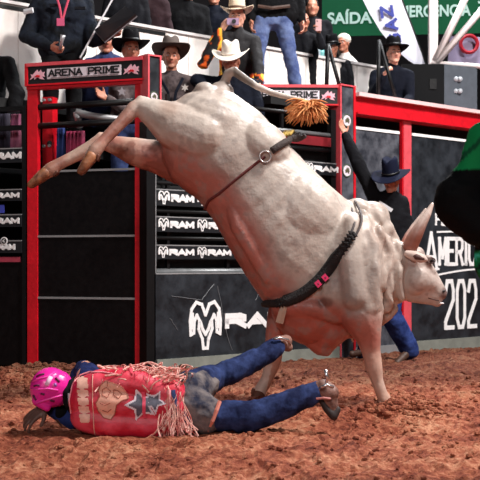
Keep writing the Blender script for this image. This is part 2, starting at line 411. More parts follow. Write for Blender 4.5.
# ---- sign box above the left gate
def sign(W, x0, x1, top, bot, label, xl0, xl1, logos, colx):
    t0, t1 = W.t(x0), W.t(x1)
    s = empty('name_board', W.pt((t0+t1)/2, bot), label, 'sign')
    W.bx('board', M_blackprint, s, t0, t1, bot, top, -.06, .035)
    W.bx('top_edge', M_redlight, s, t0-.01, t1+.01, top, top+.03, -.07, .05)
    W.bx('bottom_edge', M_red, s, t0-.01, t1+.01, bot-.015, bot, -.06, .045)
    W.bx('side_edge', M_red, s, t0-.03, t0, bot-.015, top+.03, -.06, .045)
    a, b = W.t(xl0), W.t(xl1); h = top-bot
    W.bx('name_strip', M_paleprint, s, a, b, bot+h*.25, bot+h*.82, .035, .040)
    lettering('lettering', W, 'ARENA PRIME', a+.015, b-.015, bot+h*.36, bot+h*.78, .040, M_blackprint, s, th=.2, serif=True, gap=.3)
    W.bx('small_print_line', M_blackprint, s, a+.03, b-.03, bot+h*.285, bot+h*.305, .040, .042)
    for (l0, l1) in logos:
        la, lb = W.t(l0), W.t(l1); mb = MB(); f = wing_fn(W, la, bot+h*.2, .035)
        poly_flat(mb, [(u*(lb-la), v*h*.62) for u, v in BULLISH], f, .005); mb.build('emblem', M_pinkprint, s)
        mb = MB(); poly_flat(mb, [(u*(lb-la)*.4+(lb-la)*.3, v*h*.18+h*.15) for u, v in BULLISH], wing_fn(W, la, bot+h*.2, .040), .003); mb.build('emblem_mark', M_red, s)
    return s
sign(L, 30, 143.5, TOP, TOP-.16, 'black name board reading ARENA PRIME over the left gate', 49, 123, ((32, 47), (125, 141)), None)
# ---- corner column between the wings, slate face, round emblem
def emblem(W, t, z, n, r, parent):
    mb = MB(); mb.tube([W.pt(t, z, n), W.pt(t, z, n+.006)], r, 20)
    e = mb.build('emblem', M_paleprint, parent)
    mb = MB(); poly_flat(mb, [(u*r*1.3, v*r*1.3) for u, v in BULLISH], wing_fn(W, t-.65*r, z-.6*r, n+.006), .003); mb.build('emblem_mark', mat('emblem_dark', (84, 80, 60), .5), e)
    mb = MB(); pts = [W.pt(t+math.cos(a)*r*1.12, z+math.sin(a)*r*1.12, n+.004) for a in [2*math.pi*i/24 for i in range(24)]]; mb.tube(pts, .006, 6, closed=True); mb.build('emblem_ring', mat('emblem_green', (66, 82, 62), .5), e)
colm = empty('corner_column', R.pt(.05, 0), 'slate-faced corner column with pink edge and small round emblem, right of the left gate', 'column')
c0, c1 = R.t(145.5), R.t(158)
R.bx('column_box', M_slatedk, colm, c0+.012, c1-.01, 2.18, TOP+.02, -.10, .03)
R.bx('edge_strip', M_redlight, colm, c0-.005, c0+.012, 2.18, TOP+.03, -.10, .045)
R.bx('edge_strip', M_redlight, colm, c1-.01, c1+.005, 2.18, TOP+.03, -.10, .045)
R.bx('cap', M_redlight, colm, c0-.005, c1+.005, TOP+.03, TOP+.045, -.10, .045)
R.bx('lower_post', M_black, colm, c0-.01, c0+.075, -.03, 2.18, -.10, .03)
emblem(R, (c0+c1)/2, R.z(152, 97), .03, .036, colm)
# ================================================================ RIGHT CHUTE: rails with sponsor strips, low banner
cr0, cr1 = R.t(337.5), R.t(353)
rg = empty('rail_gate', R.pt(1.2, 0), 'black rail chute gate carrying rows of sponsor strips behind the bull', 'gate')
t0 = R.t(154); t1 = cr0-.02
R.bx('end_post', M_black, rg, t0-.01, t0+.03, 0, 2.2, -.06, -.002)
R.bx('edge_strip', M_grey, rg, t0, t0+.008, .86, 1.75, -.02, .022)
R.bx('end_post', M_black, rg, t1-.07, t1, 0, 2.5, -.06, -.002)
def sponsor(W, parent, t0, t1, z0, z1, n, reps, head=True, name='sponsor_strip', m=None):
    s = W.bx(name, m or mat('strip_black', (26, 28, 32), .4, var=.3), parent, t0, t1, z0, z1, n, n+.02)
    W.bx('strip_edge', M_grey, s, t0, t1, z1-.004, z1+.006, n, n+.024)
    h = z1-z0
    for (a, b, hd) in reps:
        if hd: 
            ram_head('ram_head', W, a, a+h*.85, z0+h*.12, z1-h*.1, n+.02, M_white, s, th=.085); a2 = a+h*.98
        else: a2 = a
        lettering('lettering', W, 'RAM', a2, b, z0+h*.25, z1-h*.25, n+.02, M_white, s, th=.36, gap=.22)
    return s
for (zt, zb) in ((1.595, 1.455), (1.355, 1.225), (1.105, .985), (1.95, 1.83)):
    rr = []
    a = R.t(157)
    while a < t1-.5: rr.append((a, a+.40, True)); a += .44
    if zt == 1.95: rr = [(R.t(304), R.t(336.5), True)]
    sponsor(R, rg, t0+.01, t1-.07 if zt < 1.9 else t1-.02, zb, zt, -.0, rr)
for zz in (.872, 1.17, 1.41, 1.66, 2.08, 2.24, 2.42):
    mb = MB(); mb.tube([R.pt(t0 if zz < 2 else 1.25, zz, -.03), R.pt(t1-.05, zz, -.03)], .022 if zz > 1 else .03, 8); mb.build('rail', M_black if zz not in (.872, 2.24) else mat('worn_rail', (120, 122, 124), .4, metal=.4, var=.3), rg, smooth=True)
for tt in (t0+.16, .9, 1.6):
    R.bx('upright', M_black, rg, tt, tt+.03, .86, 2.45, -.055, -.02)
R.bx('red_strip', mat('dark_red_banner', (120, 20, 30), .5, var=.3), rg, R.t(272), t1-.08, 2.12, 2.21, -.01, .006)
# low banner with ram head and letters
lb = empty('kick_banner', R.pt(1.2, 0), 'dark vinyl banner with white ram head and large white letters at the bull\'s far foreleg', 'banner')
R.bx('vinyl', M_slatedk, lb, t0, t1, .10, .85, .0, .025)
R.bx('top_batten', M_grey, lb, t0, t1, .85, .862, -.0, .03)
R.bx('sill_board', mat('grey_green_board', (122, 124, 116), .7, var=.25, vscale=6), lb, t0, t1, -.03, .105, .0, .05)
ram_head('ram_head', R, R.t(188), R.t(218.5), R.z(203, 348), R.z(203, 302), .026, M_white, lb, th=.085)
lettering('lettering', R, 'RAM', R.t(223), R.t(286), R.z(245, 328), R.z(245, 312.5), .026, M_white, lb, th=.34, gap=.2)
mb = MB()
for (a, b, c_, d) in ((170, 296, 200, 300), (200, 300, 212, 284), (216, 286, 222, 322), (222, 322, 230, 350), (254, 300, 258, 290), (168, 318, 176, 330)):
    pts = [R.pt(R.t(a+(c_-a)*k/6+random.uniform(-.6, .6)), R.z(a+(c_-a)*k/6, b+(d-b)*k/6), .027) for k in range(7)]
    mb = MB(); mb.tube(pts, .0035, 5); mb.build('crease', mat('crease_grey', (98, 100, 104), .5), lb)
# ---- right name board + column with emblems
S = Wing(P(249, 0, 11.12).x, 11.12, 1, 0.03)
sign(S, 250, 337.0, TOP, TOP-.165, 'black name board reading ARENA PRIME behind the bull\'s tail', 254, 319, ((320.5, 335),), None)
cc = empty('emblem_column', R.pt((cr0+cr1)/2, 0), 'slate column with red edges and two round emblems, right of the rail gate', 'column')
R.bx('column_box', M_slate, cc, cr0+.02, cr1-.03, -.03, TOP+.02, -.12, .03)
R.bx('edge_strip', M_redlight, cc, cr0, cr0+.02, 0, TOP+.03, -.12, .04)
R.bx('edge_strip', M_red, cc, cr1-.03, cr1, 0, TOP+.03, -.12, .04)
R.bx('cap', M_redlight, cc, cr0, cr1, TOP+.03, TOP+.045, -.12, .045)
for py in (121, 171): emblem(R, (cr0+cr1)/2-.01, R.z(345, py), .03, .055, cc)
# ================================================================ RIGHT WALL: red beam, posts, slate panels, big banner
bmx = empty('top_beam', R.pt(4, 2.5), 'long red steel beam with pale top flange running along the right fence', 'beam')
tb0, tb1 = cr1+.0, R.t(520)
R.bx('beam_web', M_red, bmx, tb0, tb1, 2.50, 2.66, -.10, .03)
R.bx('top_flange', mat('pale_pink_steel', (232, 196, 196), .4, var=.12), bmx, tb0, tb1, 2.66, 2.70, -.12, .09)
R.bx('bottom_flange', M_red, bmx, tb0, tb1, 2.48, 2.50, -.12, .07)
for (pa, pb, lab) in ((402.5, 410, 'worn pale red fence post behind the cowboy in the navy hat'), (486, 495, 'worn pale red fence post at the far end of the big banner')):
    a, b = R.t(pa), R.t(pb); po = empty('fence_post', R.pt((a+b)/2, 0), lab, 'post')
    R.bx('post_tube', M_redlight, po, a, b, -.03, 2.48, -.035, .02); R.bx('side_web', M_red, po, a-.012, a, -.03, 2.48, -.03, .01)
fp = empty('fence_section', R.pt((cr1+R.t(402))/2, 0), 'scuffed slate fence panel behind the arm of the cowboy climbing', 'fence')
a, b = cr1+.02, R.t(402)-.05
R.bx('sheet', M_slate, fp, a, b, .08, 2.33, -.03, .0); R.bx('top_trim', M_white, fp, a, b, 2.33, 2.36, -.035, .01); R.bx('sill', M_grey, fp, a, b, -.03, .08, -.03, .02)
fb = empty('event_banner', R.pt(R.t(445), 0), 'dark fence banner with white lettering AMERICA and 202 beside the bull\'s head', 'banner')
a, b = R.t(411.5), R.t(485)
R.bx('sheet', M_slatedk, fb, a, b, .08, 2.33, -.03, .0); R.bx('top_trim', M_white, fb, a, b, 2.33, 2.36, -.035, .01); R.bx('sill', mat('grey_green_board', (0, 0, 0)), fb, a, b, -.03, .1, -.03, .03)
# lettering: AMERICA with tall first A, serif
def px_rect(p0, p1, y0, y1): return R.t(p0), R.t(p1), R.z((p0+p1)/2, y1), R.z((p0+p1)/2, y0)
q = px_rect(435, 453, 213.5, 226); lettering('lettering', R, 'FES', *q, .0, M_white, fb, th=.2, serif=True)
q = px_rect(424, 438, 231, 271); lettering('lettering', R, 'A', *q, .0, M_white, fb, th=.1, serif=True)
q = px_rect(438, 484, 237, 266); lettering('lettering', R, 'MERICA', *q, .0, M_white, fb, th=.13, serif=True, gap=.35)
q = px_rect(444, 477, 279, 329); lettering('lettering', R, '202', *q, .0, M_white, fb, th=.085, gap=.5)
for (ya, yb) in ((232, 231), (275, 269)):
    mb = MB(); pts = [(R.t(437+46*k/10), R.z(437+46*k/10, ya+(yb-ya)*math.sin(k/10*math.pi/2))) for k in range(11)]
    strokes([pts], wing_fn(R, 0, 0, .0), .02, mb); mb.build('arc_line', M_white, fb)
# dark interior behind the fence, under the catwalk
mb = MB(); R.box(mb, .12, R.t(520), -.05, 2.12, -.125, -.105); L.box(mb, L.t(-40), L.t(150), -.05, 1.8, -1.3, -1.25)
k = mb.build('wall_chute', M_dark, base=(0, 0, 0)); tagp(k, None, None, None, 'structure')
# ================================================================ FAR-LEFT black gate with sponsor strips
fg = empty('rail_gate', L.pt(L.t(10), 0), 'black rail gate with sponsor strips at the left edge of the frame', 'gate')
ta, tb = L.t(-60), L.t(23)
L.bx('end_post', M_black, fg, tb, tb+.035, -.03, L.z(20, 107), -.05, .02)
L.bx('end_post', M_black, fg, tb+.04, tb+.055, -.03, L.z(20, 150), -.04, .0)
for py in (109, 128):
    z_ = L.z(10, py); L.bx('rail', M_black, fg, ta, tb, z_-.022, z_+.022, -.03, .01)
for (ya, yb, x0, x1) in ((149, 163, 0, 23), (190, 201, 0, 21), (215, 227, 0, 21), (241, 253, 2, 17)):
    za, zb = L.z(10, ya), L.z(10, yb)
    sponsor(L, fg, ta, tb, zb, za, .01, [(L.t(x0-3), L.t(x1), False), (L.t(x0-33), L.t(x1-29), False)])
L.bx('lower_panel', M_gloss, fg, ta, tb, .02, 1.0, -.02, .0)
L.bx('red_strip', mat('pink_red_banner', (170, 60, 80), .5, var=.2), fg, ta, L.t(21), L.z(10, 262), L.z(10, 257), .0, .015)
mb = MB(); t_ = L.t(6); z_ = L.z(6, 241); mb.tube([L.pt(t_, z_, .03), L.pt(t_, z_, .036)], .036, 20); e = mb.build('round_badge', M_white, fg)
mb = MB(); mb.tube([L.pt(t_, z_, .036), L.pt(t_, z_, .040)], .026, 16); mb.build('badge_centre', M_blackprint, e)
mb = MB(); strokes([[(.006, .010), (-.008, 0), (.006, -.010)]], wing_fn(L, t_, z_, .040), .006, mb); mb.build('badge_mark', M_white, e)
bl = L.bx('blue_sticker', mat('blue_sticker', (60, 70, 170), .5), fg, L.t(-4), L.t(5), L.z(3, 213), L.z(3, 205), .01, .016)
# ================================================================ CATWALK, GALLERY BOARDS, STANDS
B = Wing(-1.97, 10.95, .75, .66)   # gallery board wall
mb = MB(); B.box(mb, -2.5, 1.6, 2.42, 2.52, .0, .2); B.box(mb, 1.62, 8, 2.52, 2.60, .0, 1.60)
k = mb.build('floor_catwalk', M_dark, base=(0, 0, 0)); tagp(k, None, None, None, 'structure')
mb = MB()
B.box(mb, .1, 1.75, 1.2, 1.28, .3, 1.60)
L.box(mb, L.t(28, -.6), L.t(98, -.6), 1.94, 2.02, -1.2, -.42); L.box(mb, L.t(-60, -.6), L.t(24, -.6), 1.32, 1.40, -.9, -.25)
k = mb.build('floor_chute_step', M_dark, base=(0, 0, 0)); tagp(k, None, None, None, 'structure')
gb = empty('gallery_boards', B.pt(2, 2.52), 'long white board parapet between the chute catwalk and the spectators', 'wall', None, 'structure')
del gb['category']
t = -2.4; te = B.t(404); n = 26; wdt = (te-t)/n; src = None
for i in range(n):
    a = t+i*wdt; mb = MB(); B.box(mb, 0, wdt-.006, 2.52, 3.47, -.03, .0)
    if src is None: src = mb.build('board', M_board, gb, base=B.pt(0, 0)); o = src
    else: o = src.copy(); COL.objects.link(o)
    o.location = B.pt(a, 0)-gb.location+Vector((0, 0, 0))
B.bx('cap_rail', mat('parapet_cap', (206, 198, 196), .5), gb, t, te, 3.47, 3.50, -.06, .03)
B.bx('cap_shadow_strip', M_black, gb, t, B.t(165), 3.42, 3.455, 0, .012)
# spectators' floor and back wall
mb = MB(); B.box(mb, -6, 14, 2.45, 2.55, -6, -.06); k = mb.build('floor_stand', M_dark, base=(0, 0, 0)); tagp(k, None, None, None, 'structure')
mb = MB(); B.box(mb, -12, 20, -.05, 9, -6.4, -6.2); k = mb.build('wall_back', M_backdark, base=(0, 0, 0)); tagp(k, None, None, None, 'structure')
# exit sign
SY = 14.6
sgn = empty('exit_sign', P(400, 32, SY), 'green banner with pale lettering SAÍDA DE EMERGÊNCIA above the spectators', 'sign')
EX = Wing(*(P(322, 32, SY+.2)[:2]), 2.4, -.25)
zb = P(322, 32, SY)[2]-.02; lenx = EX.t(500)
EX.bx('banner', mat('green_banner', (0, 62, 36), .8, spec=.15, var=.12, vscale=2), sgn, 0, lenx, zb, zb+.72, -.02, 0)
def font_text(name, W, s, t0, t1, z0, h, n, m, parent, off=.0, slope=0):
    cu = bpy.data.curves.new('f', 'FONT'); cu.body = s; cu.size = 1; cu.offset = off; cu.extrude = .01
    o = bpy.data.objects.new('f', cu); COL.objects.link(o); dg = bpy.context.evaluated_depsgraph_get(); me = bpy.data.meshes.new_from_object(o.evaluated_get(dg))
    V = np.zeros(len(me.vertices)*3); me.vertices.foreach_get('co', V); V = V.reshape(-1, 3); Fc = [tuple(p.vertices) for p in me.polygons]
    bpy.data.objects.remove(o)
    x0, x1 = V[:, 0].min(), V[:, 0].max(); cap = .69
    out = [W.pt(t0+(v[0]-x0)/(x1-x0)*(t1-t0), z0+v[1]/cap*h+((v[0]-x0)/(x1-x0)*(t1-t0))*slope, n+.004+(v[2]*.2)) for v in V]
    return mesh_obj(name, out, Fc, m, parent)
M_sigtxt = mat('pale_sign_text', (140, 168, 160), .6)
zt = P(350, 20, SY)[2]
font_text('lettering', EX, 'SAÍDA', EX.t(327.5), EX.t(372), zt-.01, .145, 0, M_sigtxt, sgn, .03)
font_text('lettering', EX, 'DE', EX.t(378), EX.t(389), zt+.03, .145, 0, M_sigtxt, sgn, .03)
font_text('lettering', EX, 'EMERGÊNCIA', EX.t(393), EX.t(471), zt+.06, .145, 0, M_sigtxt, sgn, .03)
font_text('lettering', EX, '>', EX.t(478), EX.t(488), zt+.12, .14, 0, M_sigtxt, sgn, .03)
# feather flag (white, blue letters running up it)
FY = 13.2
fl = empty('feather_flag', P(428, 66, FY), 'tall white feather flag with blue upright letters beside the green banner', 'flag')
Lf = [(352, -25), (361, -4), (370, 14), (381, 32), (394, 48), (408, 60), (420, 68)]; Rt = [(392, -25), (399, -6), (406, 12), (412, 28), (418, 44), (423, 58), (427, 70)]
V = []; nseg = 10
for i, ((a, b), (c_, d)) in enumerate(zip(Lf, Rt)):
    for k in range(nseg+1):
        u = k/nseg; p = P(a+(c_-a)*u, b+(d-b)*u, FY+.014*math.sin(u*3.1+i*.6)); V.append(p)
nn = len(V); V2 = V+[p+Vector((0, .008, 0)) for p in V]; Fc = []
for i in range(len(Lf)-1):
    for k in range(nseg):
        a = i*(nseg+1)+k; b = a+nseg+1; Fc += [(a, b, b+1, a+1), (a+nn, a+1+nn, b+1+nn, b+nn)]
mesh_obj('flag_cloth', V2, Fc, mat('flag_white', (226, 226, 240), .7, sheen=.2), fl, smooth=True)
mb = MB(); mb.tube([P(c_+.5, d, FY+.02) for c_, d in Rt]+[P(430, 84, FY+.02)], .014, 8); mb.build('flag_pole', M_black, fl, smooth=True)
def flagtxt(ch, px, py, w_, h_, ang):
    mb = MB(); ca, sa = math.cos(ang), math.sin(ang); s_ = FY/F
    a, _ = word(ch, w_*s_, h_*s_)
    o_ = P(px, py, FY-.005)
    strokes(a, lambda u, v, n: o_+Vector((u*ca-v*sa, -n-.0-.02, u*sa+v*ca)), 2.8*s_, mb, .006); return mb.build('letter', mat('blue_print', (38, 52, 150), .6), fl)
for ch, px, py in (('G', 400, 44), ('A', 397, 29), ('Z', 392.5, 16)): flagtxt(ch, px, py, 9.5, 10.5, math.radians(99))
# white steel column with braces and beam
CY = 13.0
st = empty('steel_truss', P(434, 70, CY), 'white steel column with two slanting braces and a level beam, right of the flag', 'column')
M_ws = mat('white_steel', (226, 214, 212), .45, var=.1, vscale=4)
def bar(name, pts, r, m, parent, n=10):
    mb = MB(); mb.tube(pts, r, n); return mb.build(name, m, parent, smooth=True)
s_ = CY/F
mb = MB(); a = P(429.5, -30, CY); b = P(438, 100, CY); mb.box(a.x, b.x, CY, CY+.1, b.z, a.z); mb.build('column', M_ws, st)
bar('brace', [P(436, 60, CY-.02), P(470, -12, CY-.02)], 3.6*s_, M_ws, st, 4); bar('brace', [P(437, 62, CY-.05), P(492, -2, CY-.05)], 3.4*s_, M_ws, st, 4)
bar('beam', [P(432, 63, CY-.03), P(520, 69, CY-.03)], 2.6*s_, M_ws, st, 4)
# far stand banner with red ring
fbn = empty('stand_banner', P(470, 62, 15.5), 'pale violet stand banner with part of a red ring, behind the white braces', 'banner')
V = [P(450, 36, 15.5), P(505, 38, 15.5), P(505, 66, 15.5), P(448, 63, 15.5)]; mb = MB(); mb.box8([v+Vector((0, .03, 0)) for v in V[::-1]]+V[::-1]); mb.build('cloth', mat('violet_cloth', (160, 146, 176), .7, var=.1), fbn)
mb = MB(); mb.tube([P(469+8.5*math.cos(a), 44+8.5*math.sin(a), 15.44) for a in [math.pi*2*i/20 for i in range(20)]], 1.9*15.5/F, 6, closed=True); mb.build('red_ring', mat('ring_red', (190, 30, 50), .6), fbn)
# seat rows far right dark, speaker box
bx_ = empty('equipment_case', P(425, 104, 12.9), 'large black and grey equipment case standing on the catwalk', 'case')
yb = 12.74; s1 = yb/F
x0, x1, x2 = P(402, 0, yb).x, P(444, 0, yb).x, P(474, 0, yb+.35).x
zb_, zt_ = 2.60, P(0, 64, yb).z
C8 = [(x0, yb), (x1, yb-.0), (x1+.02, yb+.28), (x0+.02, yb+.28)]
def prism(name, q, z0, z1, m, parent, ztops=None):
    ztops = ztops or [z1]*4; mb = MB(); mb.box8([(x, y, z0) for x, y in q]+[(x, y, zt) for (x, y), zt in zip(q, ztops)]); return mb.build(name, m, parent)
prism('front', C8, zb_, zt_, mat('case_black', (5, 6, 9), .7, spec=.15, var=.2), bx_)
Q = [(x1+.003, yb+.0), (x2, yb+.18), (x2, yb+.32), (x1+.02, yb+.30)]
prism('side', Q, zb_, zt_, mat('case_grey', (74, 80, 88), .6, spec=.25, var=.2), bx_, [zt_, zt_-.02, zt_-.02, zt_])
for (px, py) in ((456, 79), (456, 91), (460, 79), (460, 91)):
    mb = MB(); c_ = P(px, py, yb+.06); mb.tube([c_+Vector((0, -.01, 0)), c_+Vector((.0, .05, 0))], .028, 12); mb.build('corner_knob', mat('knob_grey', (170, 174, 180), .4), bx_, smooth=True)
mb = MB(); c_ = P(434, 84, yb-.01); mb.box(c_.x-.05, c_.x+.03, yb-.012, yb, c_.z-.06, c_.z+.06); mb.build('latch', M_black, bx_)
# black A-frame rail ends on the catwalk
for (pts, lab) in (((328, 44, 326, 84, 344, 84), 'black slanting stair rail on the catwalk before the spectators'), ((379, 40, 378, 92, 399, 96), 'black slanting stair rail in front of the dark-shirted man with hat')):
    Yr = R.pt(R.t(pts[2]), 0).y+.28
    rl = empty('stair_rail', P(pts[0], pts[3], Yr), lab, 'railing')
    bar('upright', [P(pts[0], pts[1], Yr), Vector((P(pts[2], 0, Yr).x, Yr, 2.60))], .022, M_black, rl)
    bar('slanting_bar', [P(pts[0], pts[1], Yr), Vector((P(pts[4], 0, Yr).x, Yr, 2.60))], .020, M_black, rl)
# bottles on the parapet cap
for i, (px, h, c_) in enumerate(((314, .20, (150, 190, 200)), (319, .16, (190, 205, 215)), (323, .13, (120, 190, 190)))):
    tt = B.t(px); base = B.pt(tt, 3.50, -.02); mb = MB()
    mb.tube([base, base+Vector((0, 0, h*.62)), base+Vector((0, 0, h*.78)), base+Vector((0, 0, h))], [.032, .032, .012, .012], 12)
    o = mb.build('bottle', mat('bottle_%d' % i, c_, .2), None, smooth=True)
    tagp(o, ('tall clear blue-tinted bottle on the parapet, nearest the phone holder', 'pale clear bottle on the parapet, middle of three', 'short teal bottle on the parapet, nearest the black hat')[i], 'bottle', 'bottles on the parapet')
    mb = MB(); mb.tube([base+Vector((0, 0, h)), base+Vector((0, 0, h+.02))], .014, 10); mb.build('bottle_cap', M_white, o)
# cloths seen between the rails
def cloth(name, label, px0, px1, py0, py1, W, n, m, amp=.02):
    mb = MB(); a, b = W.t(px0, n), W.t(px1, n); z1_, z0_ = W.z((px0+px1)/2, py0, n), W.z((px0+px1)/2, py1, n); V = []; k = 16
    for s_ in (0, .012):
        for z_ in (z0_, z1_):
            for i in range(k+1): V.append(W.pt(a+(b-a)*i/k, z_, n-s_+amp*math.sin(i*1.9)*(1.3 if z_ == z0_ else .5)))
    q = k+1; Fc = []
    for i in range(k): Fc += [(i, i+1, q+i+1, q+i), (2*q+i, 3*q+i, 3*q+i+1, 2*q+i+1), (i, 2*q+i, 2*q+i+1, i+1), (q+i, q+i+1, 3*q+i+1, 3*q+i)]
    Fc += [(0, q, 3*q, 2*q), (k, 2*q+k, 3*q+k, q+k)]
    o = mesh_obj(name, V, Fc, m, smooth=True); return tagp(o, label, 'cloth', 'cloths hung inside the chute')
cloth('hanging_cloth', 'dark blue cloth hanging between the rails of the left gate', 57, 64, 128, 160, L, -.3, mat('cloth_blue', (40, 60, 120), .8, var=.3))
cloth('hanging_cloth', 'wide pink cloth hanging between the rails of the left gate', 66, 84, 131, 162, L, -.3, mat('cloth_pink', (170, 50, 90), .8, rgb2=(110, 30, 60), vscale=10))
cloth('hanging_cloth', 'mauve pink cloth hanging in the far left gate', 11, 20, 114, 148, L, -.2, mat('cloth_mauve', (160, 84, 120), .8, rgb2=(190, 120, 140), vscale=6))
cloth('hanging_cloth', 'near-black cloth hanging in the far left gate', -20, 9, 114, 148, L, -.25, mat('cloth_dark', (40, 34, 50), .8, var=.3))
# tilted grey saddle rack bar inside the chute
gl = empty('gate_latch', L.pt(L.t(100), 1.9, -.3), 'grey steel gate latch bar slanting between the rails of the left gate', 'latch')
bar('bar', [P(76, 112, 10.3), P(90, 116, 10.3), P(122, 120, 10.2)], .035, M_grey, gl); bar('bar_end', [P(76, 112, 10.3), P(80, 128, 10.3)], .03, M_grey, gl)
# ================================================================ BULL
BY = 7.40; bs = BY/F
def b3(px, py, d=0): return Vector(((px-240)*bs, BY+d, CAMZ+(HY-py)*bs))
bb = Blob()
def ring(top, bot, w_, n=28, sq=2.3, dc=0):
    a = b3(*top, dc); b = b3(*bot, dc); c = (a+b)/2; h = (a-b)/2; out = []
    for i in range(n):
        t = 2*math.pi*i/n; ct, st_ = math.cos(t), math.sin(t)
        u = math.copysign(abs(ct)**(2/sq), ct); v = math.copysign(abs(st_)**(2/sq), st_)
        out.append(c+h*u+Vector((0, w_*v, 0)))
    return out
rings = [((170, 112), (160, 136), .10), ((182, 98), (163, 160), .20), ((198, 90), (172, 180), .27), ((214, 86), (184, 190), .30), ((236, 95), (202, 203), .315), ((260, 112), (214, 221), .32),
         ((284, 140), (228, 246), .335), ((308, 165), (244, 273), .345), ((330, 186), (262, 300), .34), ((348, 201), (286, 318), .31), ((366, 210), (315, 338), .26), ((382, 224), (345, 338), .20), ((394, 240), (372, 322), .15), ((403, 250), (392, 308), .115)]
bb.loft([ring(*r) for r in rings])
def E(px, py, d, rx, ry, rd, ang=0):
    """ellipsoid: rx, ry in px along the rotated picture axes, rd depth in m"""
    a = math.radians(ang); bb.ell(b3(px, py, d), [Vector((math.cos(a), 0, math.sin(a)))*rx*bs, Vector((0, rd, 0)), Vector((-math.sin(a), 0, math.cos(a)))*ry*bs])
def C(*pts): bb.chain([(b3(x, y, d), r*bs) for x, y, d, r in pts])
# rump and near thigh
E(214, 128, -.10, 46, 34, .22, -20); E(212, 100, 0, 22, 13, .20, -20); E(176, 128, -.14, 22, 24, .14, 0)
C((205, 140, -.16, 30), (178, 130, -.19, 23), (158, 118, -.19, 15), (143, 111, -.19, 8.5))
C((143, 107, -.19, 6.0), (137, 113, -.2, 7.5), (124, 127, -.21, 6.3), (108, 144, -.22, 5.8), (100, 153, -.22, 7.2), (95, 160, -.22, 6.2))
C((150, 104, -.19, 2.8), (143, 104, -.19, 4.5)); C((160, 110, -.19, 5), (143, 105, -.19, 4))
# far thigh and leg
C((205, 160, .14, 30), (180, 160, .17, 23), (155, 154, .18, 17), (132, 149, .18, 14.5), (114, 143, .18, 10), (100, 139, .18, 7.5))
C((97, 136, .18, 6.2), (88, 144, .18, 7.2), (70, 154, .18, 6.3), (54, 162, .18, 6.2), (47, 167, .18, 7.6), (41, 171, .18, 6.6)); C((97, 133, .18, 4.4), (106, 134, .18, 4))
# groin / belly skin
E(190, 168, .02, 30, 16, .20, -35); C((185, 172, -.05, 10), (205, 196, -.06, 8), (224, 222, -.05, 7)); E(212, 190, 0, 14, 8, .07, -50)
# barrel muscle relief
E(262, 150, -.17, 30, 24, .17, -40); E(300, 215, -.19, 44, 38, .165, -45); E(250, 215, -.14, 34, 22, .18, -55)
C((232, 205, -.24, 7), (240, 228, -.25, 9), (254, 252, -.25, 9), (268, 276, -.23, 8))
for k in range(0): C((290+13*k, 188+14*k, -.338, 4), (276+12*k, 214+13*k, -.355, 4.5), (262+11*k, 236+13*k, -.325, 4))
# hook bone, tail head
E(205, 92, -.12, 10, 7, .07); E(222, 90, 0, 12, 8, .07, -10)
# hump and withers
E(372, 219, 0, 19, 18, .13, -35); E(360, 208, 0, 14, 9, .12, -20); E(383, 229, 0, 13, 12, .11, -45); C((352, 204, 0, 5), (366, 207, 0, 6), (380, 215, 0, 6), (390, 230, 0, 6), (394, 240, 0, 5))
# shoulder, upper arm
E(352, 262, -.20, 30, 50, .15, 10); E(356, 300, -.22, 24, 32, .13, 5); E(336, 290, -.2, 22, 28, .14, 10)
C((348, 225, -.27, 9), (346, 260, -.31, 12), (350, 295, -.31, 14)); C((372, 235, -.20, 9), (366, 268, -.27, 12), (362, 305, -.28, 13))
C((357, 312, -.22, 21), (364, 332, -.22, 13), (367, 348, -.22, 9.2), (369, 359, -.22, 8.6), (370, 365, -.22, 8.2), (373, 377, -.22, 5.8), (378, 391, -.22, 5.6), (382, 399, -.22, 7.4), (384, 404, -.22, 7))
# chest / brisket and dewlap
E(305, 315, -.02, 36, 28, .22, -30); E(325, 325, -.02, 22, 26, .15, -20); C((292, 316, -.08, 10), (306, 334, -.06, 9), (320, 346, -.04, 9), (326, 350, -.03, 6)); C((345, 325, 0, 12), (335, 338, -.02, 8), (328, 348, -.02, 5))
C((282, 305, -.16, 12), (310, 306, -.2, 12), (335, 312, -.2, 10))
C((352, 330, .0, 9), (362, 326, 0, 10), (378, 318, 0, 9), (392, 309, 0, 7)); 
# far foreleg
C((292, 300, .16, 20), (283, 318, .2, 15), (278, 335, .2, 12), (275, 350, .2, 9.5), (274, 362, .2, 9), (272, 370, .2, 7.8), (268, 382, .2, 6.4), (261, 394, .2, 6.8), (259, 399, .2, 7.2))
# neck and folds
E(392, 270, 0, 20, 34, .15, 10); C((384, 240, -.15, 6), (382, 265, -.18, 6), (386, 290, -.15, 6), (384, 308, -.10, 5))
C((393, 246, -.12, 4.5), (394, 270, -.15, 5), (398, 296, -.11, 4.5)); C((374, 250, -.20, 5), (370, 275, -.23, 5), (374, 300, -.20, 5))
C((366, 222, -.12, 5), (376, 232, -.14, 5), (380, 246, -.15, 4)); C((360, 214, -.17, 4), (366, 232, -.19, 5), (364, 250, -.22, 4))
# head
hd = -.03
C((404, 256, hd, 13), (412, 264, hd, 15.5), (421, 273, hd, 14), (430, 284, hd, 11), (437, 292, hd, 8.5)); C((404, 262, hd, 14), (408, 278, hd, 15), (420, 288, hd, 11), (434, 297, hd, 7.5))
C((400, 285, hd, 14), (412, 294, hd, 8.5), (428, 299, hd, 5.5), (436, 301, hd, 5)); E(439, 293, hd, 7.5, 7, .055, -45); E(414, 254, hd, 10, 8, .09); E(436, 303, hd, 5, 3.6, .035, -10); E(414, 279, hd-.05, 15, 17, .075, -40); E(424, 281, hd-.03, 13, 12, .07, -45)
E(426, 259, hd-.075, 5, 4, .02, -30); C((424, 262, hd-.08, 2.2), (432, 272, hd-.06, 2.2)); E(405, 249, hd, 8, 7, .085)
